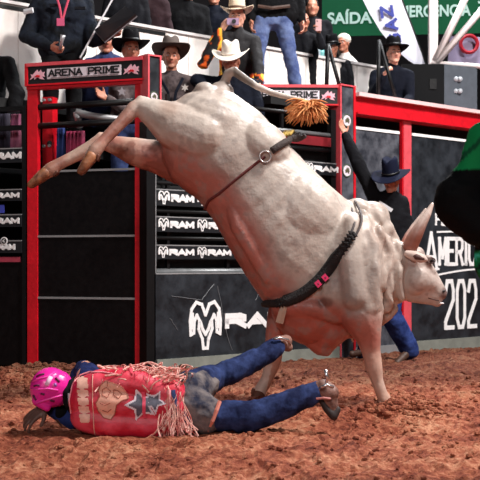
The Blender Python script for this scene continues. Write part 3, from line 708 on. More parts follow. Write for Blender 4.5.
# tail
C((222, 92, 0, 7), (225, 82, -.0, 5), (228, 74, -.02, 4.4), (234, 72, -.04, 4.4), (243, 79, -.06, 4.2), (256, 88, -.08, 3.4), (272, 95, -.08, 3.0), (288, 99, -.08, 2.7), (302, 102, -.08, 2.6), (312, 105, -.08, 2.5))
BV, BF = bb.fuse(.0100, 4, .5)
_N = vnormals(BV, BF); _px = 240+BV[:, 0]/bs; _py = HY-(BV[:, 2]-CAMZ)/bs
# loose hide: long soft folds down the neck and shoulder, slack skin on flank and belly, fine lumps elsewhere
_a = (_px-_py*.12); _fold = np.sin(_a*.42+fbm(BV*5, 2)*9)*np.clip((_px-352)/22, 0, 1)*np.clip((408-_px)/10, 0, 1)*np.clip((_py-205)/15, 0, 1)*np.clip((325-_py)/20, 0, 1)
_s = fbm(BV*np.array([7, 7, 7])+fbm(BV*4, 2)[:, None]*2, 3); _rd = 1-np.abs(_s-.5)*6
_cross = np.sin((_px*.72+_py*.70)*.36+fbm(BV*3.5+2, 2)*8)*np.exp(-((_px-285)/38)**2-((_py-205)/45)**2)
BV = BV+_N*(.0095*_fold+.0016*np.clip(_rd, -1, 1)*(_px > 130)+.0022*_cross)[:, None]
def smooth01(x): x = np.clip(x, 0, 1); return x*x*(3-2*x)
def bullcol(V):
    px = 240+V[:, 0]/bs; py = HY-(V[:, 2]-CAMZ)/bs; d = V[:, 1]-BY
    n1 = fbm(V*5.5, 4); n2 = fbm(V*16+5, 4); n3 = fbm(V*np.array([2.5, 2.5, 2.5])+11, 3)
    base = np.array(lin((186, 172, 162))); warm = np.array(lin((160, 138, 126))); pink = np.array(lin((168, 84, 70))); grey = np.array(lin((128, 117, 112))); dk = np.array(lin((96, 70, 64))); tan = np.array(lin((196, 160, 142))); dust = np.array(lin((178, 120, 96)))
    c = base[None]+(warm-base)[None]*smooth01((n3-.45)*4)[:, None]
    def mixc(c, k, w_): return c+(k[None]-c)*np.clip(w_, 0, 1)[:, None]
    # belly axis distance: signed distance to the underline
    ux = np.array([120, 160, 183, 207, 222, 240, 263, 290, 325, 350]); uy = np.array([165, 180, 190, 207, 230, 262, 297, 330, 352, 345])
    dist = np.min(np.stack([np.hypot(px-a, py-b) for a, b in zip(np.interp(np.linspace(0, 9, 60), range(10), ux), np.interp(np.linspace(0, 9, 60), range(10), uy))]), 0)
    c = mixc(c, pink, smooth01((46-dist+26*(n1-.5))/30)*.85*(py > 120))
    c = mixc(c, pink, smooth01((36-np.hypot((px-310)/1.2, py-322)+16*(n1-.5))/14)*.8)
    c = mixc(c, grey, smooth01((n2-.52)*7)*.5*(px > 180)); c = mixc(c, grey, smooth01((38-np.hypot((px-352)/.8, (py-285)/1.2))/28)*.5)
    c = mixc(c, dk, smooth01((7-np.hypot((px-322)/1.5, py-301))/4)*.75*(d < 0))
    c = mixc(c, grey*.8, smooth01((14-np.hypot((px-215)/1.3, (py-85)))/12)*.45)
    # legs
    legh = smooth01((150-px)/25)*(py > 90); c = mixc(c, tan, legh*.8); c = mixc(c, pink*.8, legh*smooth01((n1-.42)*6)*.55); c = mixc(c, dust*.8, smooth01((62-px)/25)*.8)
    c = mixc(c, np.array(lin((110, 58, 48))), smooth01((n2-.40)*6)*.7*smooth01((215-px)/30)*(d > -.10)*(py > 128)*(px > 108)*smooth01((py-(128+(px-110)*.30))/8))
    legf = smooth01((py-338)/18); c = mixc(c, tan, legf*.7*(px > 350)); c = mixc(c, np.array(lin((176, 116, 92))), legf*.8*(px < 300)); c = mixc(c, dust, smooth01((py-380)/20)*.6)
    c = mixc(c, np.array(lin((226, 208, 196))), smooth01((py-360)/10)*.5*(px < 300)*(px < 266+(400-py)*.2))
    # head
    hw = smooth01((px-400)/10)*(py > 235); c = mixc(c, np.array(lin((186, 168, 160))), hw*.7); c = mixc(c, np.array(lin((120, 92, 86))), hw*smooth01((n2-.46)*6)*.55)
    c = mixc(c, np.array(lin((88, 66, 64))), smooth01((9-np.hypot(px-444, py-294))/5)*.75)
    c = mixc(c, np.array(lin((110, 84, 76))), smooth01((6.5-np.hypot((px-428)/1.1, py-261))/3)*.8*(d < -.05))
    # tail
    tl = (py < 84)*(px > 220)+((px > 232)*(py < 96+(px-300)*.2)*(px > 262)) > 0
    tdark = smooth01((px-232)/3)*smooth01((258-px)/8)*(py < 92)*(py > 66)*(d < .05)
    tt_ = np.hypot(px-245, py-78)
    c = mixc(c, np.array(lin((74, 60, 50))), tdark*(V[:, 2] > b3(0, 93)[2])*(py < 72+(px-232)*.78+8)*(tt_ < 16)*.8)
    st_ = fbm(np.stack([V[:, 0]*9+V[:, 2]*9, V[:, 1]*9, (V[:, 2]-V[:, 0])*2.4], 1), 4)
    return np.clip(c*(.74+.5*n2[:, None])*(.78+.42*st_[:, None]), 0, 1)
M_hide = mat('bull_hide', (200, 190, 180), .44, attr=True, var=.09, vscale=30, bump=.30, bscale=46, bdist=.010, spec=.5)
bull = mesh_obj('bull', BV, BF, M_hide, smooth=True, colfn=bullcol)
tagp(bull, 'pale grey humped bull bucking with hind legs kicked high over the fallen rider', 'bull')
BT = BVHTree.FromPolygons([Vector(v) for v in BV], BF)
# hooves
M_hoof = mat('hoof', (92, 52, 34), .55, rgb2=(166, 110, 76), vscale=14, bump=.2); M_hoofd = mat('hoof_dirty', (96, 56, 42), .7, var=.3)
def hoof(a, ra, b, rb, m):
    h = Blob()
    for s_ in (-1, 1):
        h.chain([(b3(a[0], a[1], a[2]+s_*.018), ra*bs), (b3((a[0]+b[0])/2, (a[1]+b[1])/2, b[2]+s_*.027), (ra+rb)/2*1.02*bs), (b3(b[0], b[1], b[2]+s_*.026), rb*bs)])
    h.solid('hoof', m, bull, voxel=.006, smooth=3)
def dewclaws(x, y, dx, dy, d):
    for s_ in (-1, 1):
        h = Blob(); h.cap(b3(x, y, d+s_*.028), 1.9*bs, b3(x+dx, y+dy, d+s_*.030), 1.1*bs); h.solid('dewclaw', M_hoofd, bull, voxel=.005, smooth=2)
dewclaws(103, 159, -1, 4.5, -.22); dewclaws(53, 170, -3, 3.5, .18); dewclaws(375, 398, -1.5, 3.5, -.22); dewclaws(254, 393, -2, 3.5, .2)
hoof((96, 160, -.22), 6.0, (86, 174, -.22), 3.8, M_hoof); hoof((41, 171, .18), 6.2, (26, 183, .18), 3.6, M_hoof)
hoof((384, 404, -.22), 6.8, (388, 411, -.22), 6.2, M_hoofd); hoof((259, 399, .2), 6.8, (256, 404, .2), 6.2, M_hoofd)
# horns
def horncol(V):
    z = (V[:, 2]-V[:, 2].min())/(V[:, 2].max()-V[:, 2].min()); a = np.array(lin((138, 84, 70))); b = np.array(lin((206, 186, 176))); t_ = smooth01((z-.25)*1.8)[:, None]; return a*(1-t_)+b*t_
def horn(dd, sgn_):
    h = Blob(); h.chain([(b3(408, 246, hd+dd), 7.8*bs), (b3(413, 235, hd+dd*1.25), 7.0*bs), (b3(418, 225, hd+dd*1.45), 5.4*bs), (b3(424, 215, hd+dd*1.5), 3.8*bs), (b3(429, 205, hd+dd*1.45), 1.7*bs)])
    h.solid('horn', mat('horn_mat', (0, 0, 0), .35, attr=True, var=.15, vscale=30, bump=.2), bull, voxel=.006, smooth=3, colfn=horncol)
horn(-.07, 1)
h = Blob(); h.chain([(b3(407, 247, hd+.08), 7*bs), (b3(412, 237, hd+.14), 6*bs), (b3(418, 227, hd+.17), 4.6*bs), (b3(424, 217, hd+.17), 3.0*bs), (b3(429, 208, hd+.16), 1.4*bs)]); h.solid('horn', mat('horn_mat', (0, 0, 0)), bull, voxel=.007, smooth=3, colfn=horncol)
# ears: cupped leaf shapes
def ear(base, tip, w_, dd, m_in):
    e = Blob(); a = b3(*base, dd); b = b3(*tip, dd-.03*(1 if dd < 0 else -1))
    e.chain([(a, 3.6*bs), ((a*.6+b*.4), 5.4*bs), ((a*.25+b*.75), 4.4*bs), (b, 1.6*bs)])
    o = e.solid('ear', mat('ear_hide', (190, 168, 158), .6, var=.2), bull, voxel=.006, smooth=2)
    if m_in:
        i = Blob(); off = Vector((.0, -.022, -.002)); i.chain([(a*.8+b*.2+off*.7, 2.0*bs), (a*.55+b*.45+off, 3.1*bs), (a*.2+b*.8+off*.8, 1.8*bs)])
        i.solid('ear_inside', mat('ear_dark', (72, 40, 36), .7, var=.2), o, voxel=.005, smooth=2)
ear((404, 254), (422, 260), 6, hd-.12, True); ear((404, 250), (402, 262), 6, hd+.15, False)
# eye, eyelid, nostril, mouth line
mb = MB(); mb.ell(b3(428, 261, hd-.083), Matrix.Identity(3)*.0125); mb.build('eye', mat('bull_eye', (14, 10, 12), .12), bull, smooth=True)
mb = MB(); mb.tube([b3(428+4.0*math.cos(a), 260.6+2.8*math.sin(a), hd-.088) for a in [math.pi*2*i/16 for i in range(16)]], .0045, 6, closed=True); mb.build('eyelid', mat('eyelid', (84, 62, 58), .6), bull, smooth=True)
def onbull(px, py, off=.004, back=False):
    o_ = Vector(((px-240)*bs, BY+(3 if back else -3), CAMZ+(HY-py)*bs)); h, n_, i, dd = BT.ray_cast(o_, Vector((0, -1 if back else 1, 0)))
    return (h+n_*off) if h else None
h = onbull(441.5, 291, .0); 
if h: mb = MB(); mb.ell(h, [Vector((.013, 0, .006)), Vector((0, .008, 0)), Vector((-.003, 0, .007))]); mb.build('nostril', mat('nostril', (20, 12, 12), .6), bull, smooth=True)
pts = [onbull(x, y, .001) for x, y in ((442, 300), (437, 300.5), (431, 299), (426, 297.5))]; pts = [p for p in pts if p]
if len(pts) > 2: mb = MB(); mb.tube(pts, .0035, 6); mb.build('mouth_line', mat('mouth_line', (60, 36, 34), .7), bull)
mb = MB(); mb.ell(b3(440, 303, hd-.02), [Vector((.018, 0, 0)), Vector((0, .022, 0)), Vector((0, 0, .006))]); mb.build('lip_froth', M_white, bull, smooth=True)
# dewlap white fringe
mb = MB(); pts = [b3(x, y, -.02) for x, y in ((323, 344), (325, 353), (330, 350), (336, 341), (344, 335), (350, 335), (353, 342))]; mb.tube(pts, [.008, .016, .012, .007, .008, .008, .005], 8); mb.build('dewlap_edge', mat('pale_hide', (224, 206, 194), .6, var=.1), bull, smooth=True)
# tail tuft
tf = MB(); rr = random.Random(3)
for i in range(260):
    a = b3(rr.uniform(306, 314), rr.uniform(103, 107), -.08+rr.uniform(-.02, .02)); tx, ty = rr.uniform(284, 327), rr.uniform(104, 127); b = b3(tx, ty, -.08+rr.uniform(-.1, .1)); m_ = (a+b)/2+Vector((rr.uniform(-.03, .03), rr.uniform(-.03, .03), rr.uniform(0, .05)))
    pts = [a*(1-u)**2+m_*2*u*(1-u)+b*u*u for u in (0, .3, .6, .85, 1)]; r_ = rr.uniform(.003, .0062); tf.tube(pts, [r_, r_*1.3, r_*1.2, r_*.8, r_*.3], 5)
o = tf.build('tail_tuft', mat('tuft', (190, 104, 48), .8, rgb2=(226, 164, 104), vscale=20), bull, smooth=True); o['kind'] = 'stuff'
# flank rope -----------------------------------------------------------
def wrap(path, off):
    """path of picture points from the back line to the belly line, projected on the hide from the near side and the far side"""
    near = []; far = []
    for x, y in path:
        a = onbull(x, y, off); b = onbull(x, y, off, True)
        if a: near.append(a)
        if b: far.append(b)
    return near, far
def dens(path, n):
    out = []; 
    for (a, b) in zip(path, path[1:]):
        for k in range(n): u = k/n; out.append((a[0]+(b[0]-a[0])*u, a[1]+(b[1]-a[1])*u))
    return out+[path[-1]]
fr = empty('flank_rope', b3(264, 161, -.3), 'red-brown flank rope with dark sleeve and steel ring around the bull\'s flank', 'rope')
M_rope = mat('rope_maroon', (104, 44, 44), .8, var=.3, vscale=60, bump=.6, bscale=120); M_sleeve = mat('sleeve_dark', (52, 40, 38), .75, var=.4, vscale=40, bump=.5, bscale=80)
p1 = dens([(288, 146), (276, 152), (264, 161), (250, 172), (235, 184), (220, 196), (210, 202)], 4)
nr, fa = wrap(p1, .006)
bot = [b3(206, 208, -.10), b3(204.5, 209, 0), b3(206, 208, .1)]
loop = nr+bot+fa[::-1]
mb = MB(); mb.tube(nr[8:]+bot+fa[::-1], .009, 8); mb.build('rope', M_rope, fr, smooth=True)
nr2, fa2 = wrap(dens([(286, 145), (278, 150), (270, 156)], 4), .012)
mb = MB(); mb.tube([b3(300, 138, -.06), b3(294, 139, -.08)]+[b3(289, 141, -.14)]+nr2, .024, 10, flat=.8); mb.build('sleeve', M_sleeve, fr, smooth=True)
mb = MB(); mb.tube([b3(305, 136, .02), b3(300, 137, -.04), b3(296, 139, -.08), b3(288, 141, -.16)], [.015, .03, .032, .02], 10); mb.build('sleeve_end', M_sleeve, fr, smooth=True)
c_ = onbull(264, 161, .02)
mb = MB(); mb.tube([c_+Vector((math.cos(a)*.036, -.006, math.sin(a)*.036)) for a in [2*math.pi*i/20 for i in range(20)]], .007, 8, closed=True); mb.build('steel_ring', mat('ring_steel', (170, 160, 158), .3, metal=.7), fr, smooth=True)
mb = MB(); 
for k in range(4): mb.tube([b3(281+2.5*k, 139-.5*k, -.17), b3(285+2.5*k, 133-.3*k, -.08), b3(290+2.0*k, 136, 0)], .011, 7)
mb.build('yellow_knot', mat('yellow_rope', (196, 164, 84), .8, bump=.4, bscale=90), fr, smooth=True)
# bull rope ------------------------------------------------------------
br = empty('bull_rope', b3(316, 279, -.35), 'black braided bull rope with a pink tag around the bull\'s chest', 'rope')
pth = dens([(350, 203), (353, 214), (352, 226), (345, 240), (333, 258), (318, 277), (303, 291), (286, 300), (274, 303), (267, 302)], 5)
nr, fa = wrap(pth, .010)
nr = [p for i, p in enumerate(nr)]; 
def smoothpts(p, k=4):
    for _ in range(k): p = [p[0]]+[(p[i-1]+p[i]*2+p[i+1])/4 for i in range(1, len(p)-1)]+[p[-1]]
    return p
nr = smoothpts(nr, 6); fa = smoothpts(fa, 6)
cut = int(len(nr)*.30)
M_br = mat('rope_black', (26, 22, 24), .75, var=.4, vscale=50, bump=.8, bscale=110)
mb = MB(); r_ = [.012+.028*min(1, max(0, (i-1)/6)) if i < len(nr[cut:])*.72 else .027 for i in range(len(nr[cut:]))]; mb.tube(nr[cut:]+[b3(264, 304, .0)]+fa[::-1][:4], r_+[.022]*5, 10, flat=None); mb.build('braid', M_br, br, smooth=True)
mb = MB(); off = Vector((-.02, -.004, -.01))
mb.tube([p+off for p in nr[:cut+3]], .008, 7); mb.tube([p-Vector((-.025, .004, 0)) for p in nr[:cut+3]], .008, 7); mb.tube(fa, .012, 7); mb.build('strap', mat('strap_grey', (82, 74, 74), .7), br, smooth=True)
mb = MB()
for i in range(cut, len(nr)-1):
    for sgn_ in (-1, 1):
        p = nr[i]+Vector((0, -.018, 0)); q = nr[min(i+1, len(nr)-1)]+Vector((0, -.018, 0)); t_ = (q-p).normalized(); s2 = Vector((t_.z, 0, -t_.x))*.028*sgn_
        mb.tube([p-s2*.2, (p+q)/2+s2+Vector((0, -.004, 0)), q+s2*.2], .011, 6)
mb.build('braid_strands', M_br, br, smooth=True)
for (x, y) in ((313.5, 280.5), (319.5, 276)):
    p = onbull(x, y, .062); mb = MB(); a = Vector((.62, -.1, .55)).normalized()*.017; b = Vector((.6, -.1, -.75)).normalized()*.020; n_ = a.cross(b).normalized()*.006
    mb.box8([p-a-b-n_, p+a-b-n_, p+a+b-n_, p-a+b-n_, p-a-b+n_, p+a-b+n_, p+a+b+n_, p-a+b+n_]); o = mb.build('pink_tag', mat('hot_pink', (240, 40, 110), .5), br, label='hot pink tag')
    mb = MB(); mb.ell(p-Vector((0, .012, 0)), Matrix.Identity(3)*.006, 8, 6); mb.build('tag_hole', mat('tag_hole', (120, 20, 60), .6), o)
mb = MB(); mb.tube([b3(284, 302, -.24), b3(281, 310, -.25), b3(278, 321, -.24)], [.016, .024, .026], 4, flat=.4); mb.build('strap_end', mat('strap_pale', (190, 160, 140), .7), br)
# ================================================================ PEOPLE
UP = Vector((0, 0, 1))
SK = {'fair': (214, 158, 136), 'tan': (190, 128, 104), 'warm': (176, 112, 88), 'pale': (222, 178, 162)}
def frame(f, u=UP):
    f = Vector(f).normalized(); r = f.cross(u).normalized(); u2 = r.cross(f).normalized(); return r, f, u2
def head_solid(b, c, f, u, s=1):
    r, f, u = frame(f, u); q = lambda x, y, z: Vector(c)+(r*x+f*y+u*z)*s
    el = lambda x, y, z, a, bb_, cc_: b.ell(q(x, y, z), [r*a*s, f*bb_*s, u*cc_*s], 18, 12)
    el(0, -.012, .022, .074, .092, .096); el(0, .028, -.03, .058, .058, .078)
    for k in (-1, 1):
        b.cap(q(.045*k, -.005, -.06), .026*s, q(.012*k, .066, -.098), .021*s)
        el(.036*k, .056, -.026, .024, .022, .024); b.cap(q(.010*k, .082, .026), .0085*s, q(.048*k, .066, .026), .008*s)
        el(.013*k, .094, -.030, .0085, .010, .008); el(.077*k, -.008, -.012, .010, .020, .032)
        b.cap(q(0, .086, -.053), .0065*s, q(.022*k, .078, -.056), .005*s); b.cap(q(0, .084, -.064), .0075*s, q(.018*k, .078, -.061), .005*s)
    b.cap(q(0, .080, .014), .008*s, q(0, .105, -.026), .0125*s); el(0, .072, -.1, .018, .018, .016)
    return q
def face_parts(o, q, r, f, u, s, hairm, brow=True, hair=True, longhair=False):
    for k in (-1, 1):
        mb = MB(); mb.ell(q(.031*k, .072, .004), [r*.0125*s, f*.0125*s, u*.0085*s], 10, 8); e = mb.build('eye', mat('eye_white', (214, 200, 194), .3), o, smooth=True)
        mb = MB(); mb.ell(q(.031*k, .081, .003), [r*.0055*s, f*.005*s, u*.0055*s], 8, 6); mb.build('iris', mat('iris', (30, 18, 14), .2), e, smooth=True)
        if brow:
            mb = MB(); mb.tube([q(.014*k, .091, .022), q(.03*k, .086, .028), q(.047*k, .072, .024)], [.003*s, .0045*s, .0025*s], 6); mb.build('eyebrow', hairm, o, smooth=True)
    if hair:
        h = Blob(); h.ell(q(0, -.030, .030), [r*.082*s, f*.084*s, u*.092*s]); h.ell(q(0, -.05, -.02), [r*.074*s, f*.055*s, u*.07*s])
        h.solid('hair', hairm, o, voxel=.009*s, smooth=2)
def skincol(rgb, c, f, u, s, beard=0):
    r, f, u = frame(f, u)
    def fn(V):
        base = np.array(lin(rgb)); C = np.tile(base, (len(V), 1)); d = V-np.array(c); X = d@np.array(r)/s; Yy = d@np.array(f)/s; Z = d@np.array(u)/s
        fr_ = (Yy > .05)
        lip = np.exp(-((X/.022)**2+((Z+.058)/.009)**2))*fr_; C = C+(np.array(lin((150, 70, 66)))-C)*np.clip(lip*1.1, 0, .85)[:, None]
        ck = np.exp(-(((np.abs(X)-.04)/.02)**2+((Z+.025)/.02)**2))*fr_; C = C*(1-.18*ck[:, None]*np.array([0, 1, 1]))
        if beard:
            bd = np.clip((-.035-Z)/.02, 0, 1)*(Yy > -.02)*(Z > -.135)*(np.hypot(X, Yy) < .14)*(1-np.clip(lip, 0, 1)); C = C+(np.array(lin((70, 48, 42)))-C)*(bd*beard)[:, None]
        n = fbm(V*30, 2); return np.clip(C*(.93+.14*n[:, None]), 0, 1)
    return fn
def hand(b, w, d, n, s=1, curl=.35, thumb=1, spread=.0):
    d = Vector(d).normalized(); n = Vector(n); n = (n-d*n.dot(d)).normalized(); sd = d.cross(n)*thumb
    w = Vector(w); b.cap(w-d*.03*s, .024*s, w+d*.02*s, .025*s)
    for i, ln in enumerate((.072, .080, .074, .058)):
        o = (.031-.0205*i)*s; k = w+d*(.088-.004*abs(i-1))*s+sd*o
        b.cap(w+d*.012*s+sd*o*.6, .016*s, k, .0115*s)
        dd = (d+sd*(spread*(1.5-i))).normalized(); p = k; rr_ = .0093*s
        for j, fr_ in enumerate((.45, .32, .25)):
            an = curl*(j+.6); v = dd*math.cos(an)+n*math.sin(an); q_ = p+v*ln*fr_*s*1.0; b.cap(p, rr_, q_, rr_*.9); p = q_; rr_ *= .9
    p = w+d*.022*s+sd*.026*s; v = (sd*.75+d*.65+n*.35).normalized(); q_ = p+v*.042*s; b.cap(p, .0135*s, q_, .011*s); v2 = (sd*.25+d*.85+n*.5).normalized(); b.cap(q_, .0105*s, q_+v2*.032*s, .009*s)
def cowboy_hat(parent, c, f, u, s, m, band, curl=.055, name='hat', crown=.12, brimw=.09, tilt=0):
    r, f, u = frame(f, u)
    if tilt: f, u = f*math.cos(tilt)+u*math.sin(tilt), u*math.cos(tilt)-f*math.sin(tilt)
    q = lambda x, y, z: Vector(c)+(r*x+f*y+u*z)*s
    n = 40; rows = []
    for k in range(9):                                    # brim, outside to inside
        t = 1-k/8; row = []
        for i in range(n):
            a = 2*math.pi*i/n; ca, sa = math.cos(a), math.sin(a); rx = .084+brimw*t*(1-.14*sa*sa*0); ry = .102+brimw*1.05*t
            z = curl*(abs(ca)**2.2)*t**1.7-.022*(abs(sa)**2)*t**1.5
            row.append((rx*ca*(1-.12*t*abs(ca)), ry*sa, z))
        rows.append(row)
    for (t, z) in ((1.0, .012), (.985, .04), (.955, .075), (.91, crown*.88), (.84, crown), (.70, crown+.008), (.45, crown+.004), (.2, crown), (.02, crown)):
        row = []
        for i in range(n):
            a = 2*math.pi*i/n; x = .084*math.cos(a)*t; y = .102*math.sin(a)*t
            dz = 0
            if t < .95: dz = -.030*math.exp(-(x/.028)**2)*(1 if z >= crown*.88 else .5); 
            pin = 1-.16*(z/crown)*max(0, math.sin(a))**2 if z > .03 else 1
            row.append((x*pin, y, z+dz))
        rows.append(row)
    V = []; bm = bmesh.new(); vs = [[bm.verts.new(q(*p)) for p in row] for row in rows]
    for i in range(len(rows)-1):
        for j in range(n): bm.faces.new((vs[i][j], vs[i][(j+1) % n], vs[i+1][(j+1) % n], vs[i+1][j]))
    bm.faces.new(vs[-1]); bmesh.ops.recalc_face_normals(bm, faces=bm.faces); bmesh.ops.solidify(bm, geom=bm.faces[:], thickness=.004*s)
    V = [v.co.copy() for v in bm.verts]; bm.verts.index_update(); Fc = [tuple(v.index for v in fa_.verts) for fa_ in bm.faces]; bm.free()
    o = mesh_obj(name, V, Fc, m, parent, smooth=True)
    mb = MB(); ring_ = []; 
    V = []; 
    for z, t in ((.010, 1.035), (.032, 1.02)):
        for i in range(n): a = 2*math.pi*i/n; V.append(q(.084*math.cos(a)*t, .102*math.sin(a)*t, z))
    for z, t in ((.010, .99), (.032, .975)):
        for i in range(n): a = 2*math.pi*i/n; V.append(q(.084*math.cos(a)*t, .102*math.sin(a)*t, z))
    Fc = []
    for i in range(n): j = (i+1) % n; Fc += [(i, j, n+j, n+i), (n+i, n+j, 3*n+j, 3*n+i), (i, 2*n+i, 2*n+j, j)]
    mesh_obj('hat_band', V, Fc, band, o, smooth=True)
    return o
def person(label, base, f, ov=None, H=1.78, shirt=None, pants=None, boots=None, hat=None, band=None, hairm=None, skin='tan', group=None, sit=0, look=None, up=None, voxel=.013, face=True, beard=0, curl=(.5, .5), hn=(None, None), handvox=.0065, glove=None, hair=True, shirt_col=None, torso_r=.105, hatk=None, sleeve=.052, cat='person', hands=(1, 1), legk=1.0, wrk=1.0):
    base = Vector(base); r, f, _ = frame(f); k = H/1.78
    J = {}
    def D(n_, x, y, z): J[n_] = base+(r*x+f*y+UP*z)*k
    dz = -.43 if sit else 0
    D('head', 0, .03, 1.655+dz); D('neck', 0, 0, 1.50+dz); D('chest', 0, 0, 1.32+dz); D('waist', 0, 0, 1.10+dz); D('pelvis', 0, 0, .96+dz)
    for sname, s_ in (('R', 1), ('L', -1)):
        D('sh'+sname, .185*s_, 0, 1.43+dz); D('el'+sname, .25*s_, -.02, 1.14+dz); D('wr'+sname, .26*s_, .06, .88+dz)
        D('hip'+sname, .095*s_, 0, .93+dz)
        if sit: D('kn'+sname, .13*s_, .42, .50); D('an'+sname, .14*s_, .42, .09)
        else: D('kn'+sname, .11*s_, .02, .50); D('an'+sname, .12*s_, 0, .09)
    for a, v in (ov or {}).items(): J[a] = Vector(v)
    lk = Vector(look) if look is not None else f; up_ = Vector(up) if up is not None else UP
    s = k
    # body: one continuous skin
    b = Blob(); q = head_solid(b, J['head'], lk, up_, s)
    hr, hf, hu = frame(lk, up_)
    b.cap(q(0, -.02, -.06), .054*s, J['neck'], .054*s); b.cap(J['neck'], .05*s, J['chest'], .05*s); b.cap(J['chest'], .06*s, J['pelvis'], .07*s)
    for sn in 'RL':
        b.chain([(J['neck']-UP*.05*s, .035*s), (J['sh'+sn], .038*s), (J['el'+sn], .034*s), (J['wr'+sn], .025*s)])
        b.chain([(J['pelvis'], .08*s), (J['hip'+sn], .07*s), (J['kn'+sn], .05*s), (J['an'+sn], .036*s)])
    core = b.fuse(.0085 if face else .014, 2, .4)
    parts = [core]
    for i, sn in enumerate('RL'):
        if not hands[i]: continue
        hb = Blob(); d = J['wr'+sn]-J['el'+sn]; n_ = hn[i] if hn[i] is not None else (f*.3-r*(1 if sn == 'R' else -1))
        hand(hb, J['wr'+sn], d, n_, s, curl[i], 1 if sn == 'R' else -1); parts.append(hb.fuse(handvox, 2, .4))
    V, Fc = merge(*parts)
    o = mesh_obj('person', V, Fc, mat('skin', (0, 0, 0), .5, attr=True, bump=.08, bscale=90, spec=.4), None, base=base, smooth=True, colfn=skincol(SK[skin], J['head'], lk, up_, s, beard))
    tagp(o, label, cat, group)
    hairm = hairm or mat('hair_dark', (28, 20, 18), .7, bump=.4, bscale=120)
    if face: face_parts(o, q, hr, hf, hu, s, hairm, hair=hair)
    elif hair:
        h_ = Blob(); h_.ell(q(0, -.02, .03), [hr*.083*s, hf*.09*s, hu*.092*s]); h_.solid('hair', hairm, o, voxel=.014)
    # shirt
    b = Blob(); tr = torso_r*s
    sv = (J['shR']-J['shL']); 
    for u_ in (-.62, -.3, 0, .3, .62):
        top = (J['shR']+J['shL'])/2+sv*u_*.5*.86+(J['neck']-(J['shR']+J['shL'])/2)*(.25 if abs(u_) > .5 else .35)-UP*0
        dn = (J['neck']-J['chest']).normalized(); mid = J['chest']+sv*u_*.5*1.0; low = J['pelvis']+(J['hipR']-J['hipL'])*u_*.9
        wst = J['waist']+sv*u_*.5*.80
        b.chain([(top-dn*tr*.55, tr*.72), (mid, tr), (wst, tr*.93), (low, tr*.95)])
    _d = (J['neck']-J['chest']).normalized()
    b.cap(J['neck']-_d*.05*s, .085*s, J['chest'], .11*s)
    for sn in 'RL': b.cap(J['neck']-_d*.02*s, .062*s, J['sh'+sn], .066*s); b.cap(J['sh'+sn], .066*s, J['chest'], .10*s)
    b.cap(J['neck']-(J['neck']-J['chest']).normalized()*.03, .07*s, J['neck']+(J['head']-J['neck']).normalized()*.012, .061*s)
    for sn in 'RL':
        w_ = J['wr'+sn]; e_ = J['el'+sn]
        b.chain([(J['sh'+sn], .070*s), (e_*.5+J['sh'+sn]*.5, .062*s), (e_, sleeve*1.04*s), (e_*.45+w_*.55, sleeve*.9*s), (w_+(e_-w_).normalized()*.02, .038*s)])
    o2 = b.solid('shirt', shirt, o, voxel=voxel, smooth=3, colfn=shirt_col, wr=(.011*wrk, 5.5))
    # trousers, boots
    b = Blob(); b.cap(J['hipR'], .105*s, J['hipL'], .105*s); b.cap(J['pelvis'], .11*s, (J['pelvis']+J['waist'])/2, .11*s)
    for sn in 'RL': b.chain([(J['hip'+sn], .10*s), (J['hip'+sn]*.5+J['kn'+sn]*.5, .085*s*legk), (J['kn'+sn], .070*s*legk), (J['kn'+sn]*.5+J['an'+sn]*.5, .066*s*legk), (J['an'+sn], .062*s*legk)])
    b.solid('trousers', pants, o, voxel=voxel*1.1, smooth=3, wr=(.010*wrk, 5, (1, 1, 1.8)))
    for sn in 'RL':
        toe = J.get('toe'+sn) or (J['an'+sn]+f*.15*s-UP*.045*s); a = J['an'+sn]; b = Blob()
        ft = (toe-a); heel = a-ft.normalized()*.05*s+(-UP*.045*s if 'toe'+sn not in J else Vector((0, 0, 0)))
        b.cap(a+(J['kn'+sn]-a).normalized()*.06, .052*s, a, .046*s); b.cap(a, .045*s, toe, .034*s); b.cap(heel, .036*s, toe, .034*s); b.solid('boot', boots, o, voxel=.010, smooth=2)
    if hat:
        hk = dict(curl=.06, crown=.125, brimw=.095); hk.update(hatk or {})
        cowboy_hat(o, q(0, -.012, .058), lk, up_, s*1.04, hat, band, **hk)
    o['_'] = 0; del o['_']
    return o, J, q
def fabric(name, rgb, rgb2=None, v=.3, **k): return mat(name, rgb, .9, var=0 if rgb2 else v, rgb2=rgb2, vscale=k.pop('vscale', 9), bump=.5, bscale=k.pop('bscale', 12), bdist=.03, spec=.18, **k)
K_black = fabric('black_fabric', (11, 11, 14)); K_char = fabric('charcoal_fabric', (20, 20, 25)); K_navy = fabric('navy_fabric', (14, 18, 30)); K_jean = fabric('denim', (66, 80, 124), (104, 120, 160), vscale=7); K_jeand = fabric('dark_denim', (30, 38, 66), (52, 64, 104), vscale=9)
K_vest = fabric('grey_brown', (58, 50, 52), (96, 84, 84), vscale=14); K_boot = mat('brown_leather', (74, 50, 40), .55, var=.35, vscale=12, bump=.3); K_bootd = mat('black_leather', (24, 20, 20), .45)
H_black = mat('felt_black', (10, 9, 13), .9, spec=.15); H_grey = mat('felt_grey', (92, 82, 78), .9, var=.2, spec=.15); H_beige = mat('straw_beige', (216, 196, 170), .7, var=.12, vscale=30); H_white = mat('straw_white', (232, 222, 210), .7, var=.08, vscale=30); H_navy = mat('felt_navy', (18, 22, 42), .9, spec=.15)
N_band = mat('band_black', (12, 11, 13), .5); N_brown = mat('band_brown', (90, 62, 46), .6)
cam_f = (0, -1, 0)
def at(px, Y, z): return Vector(((px-240)/F*Y, Y, z))
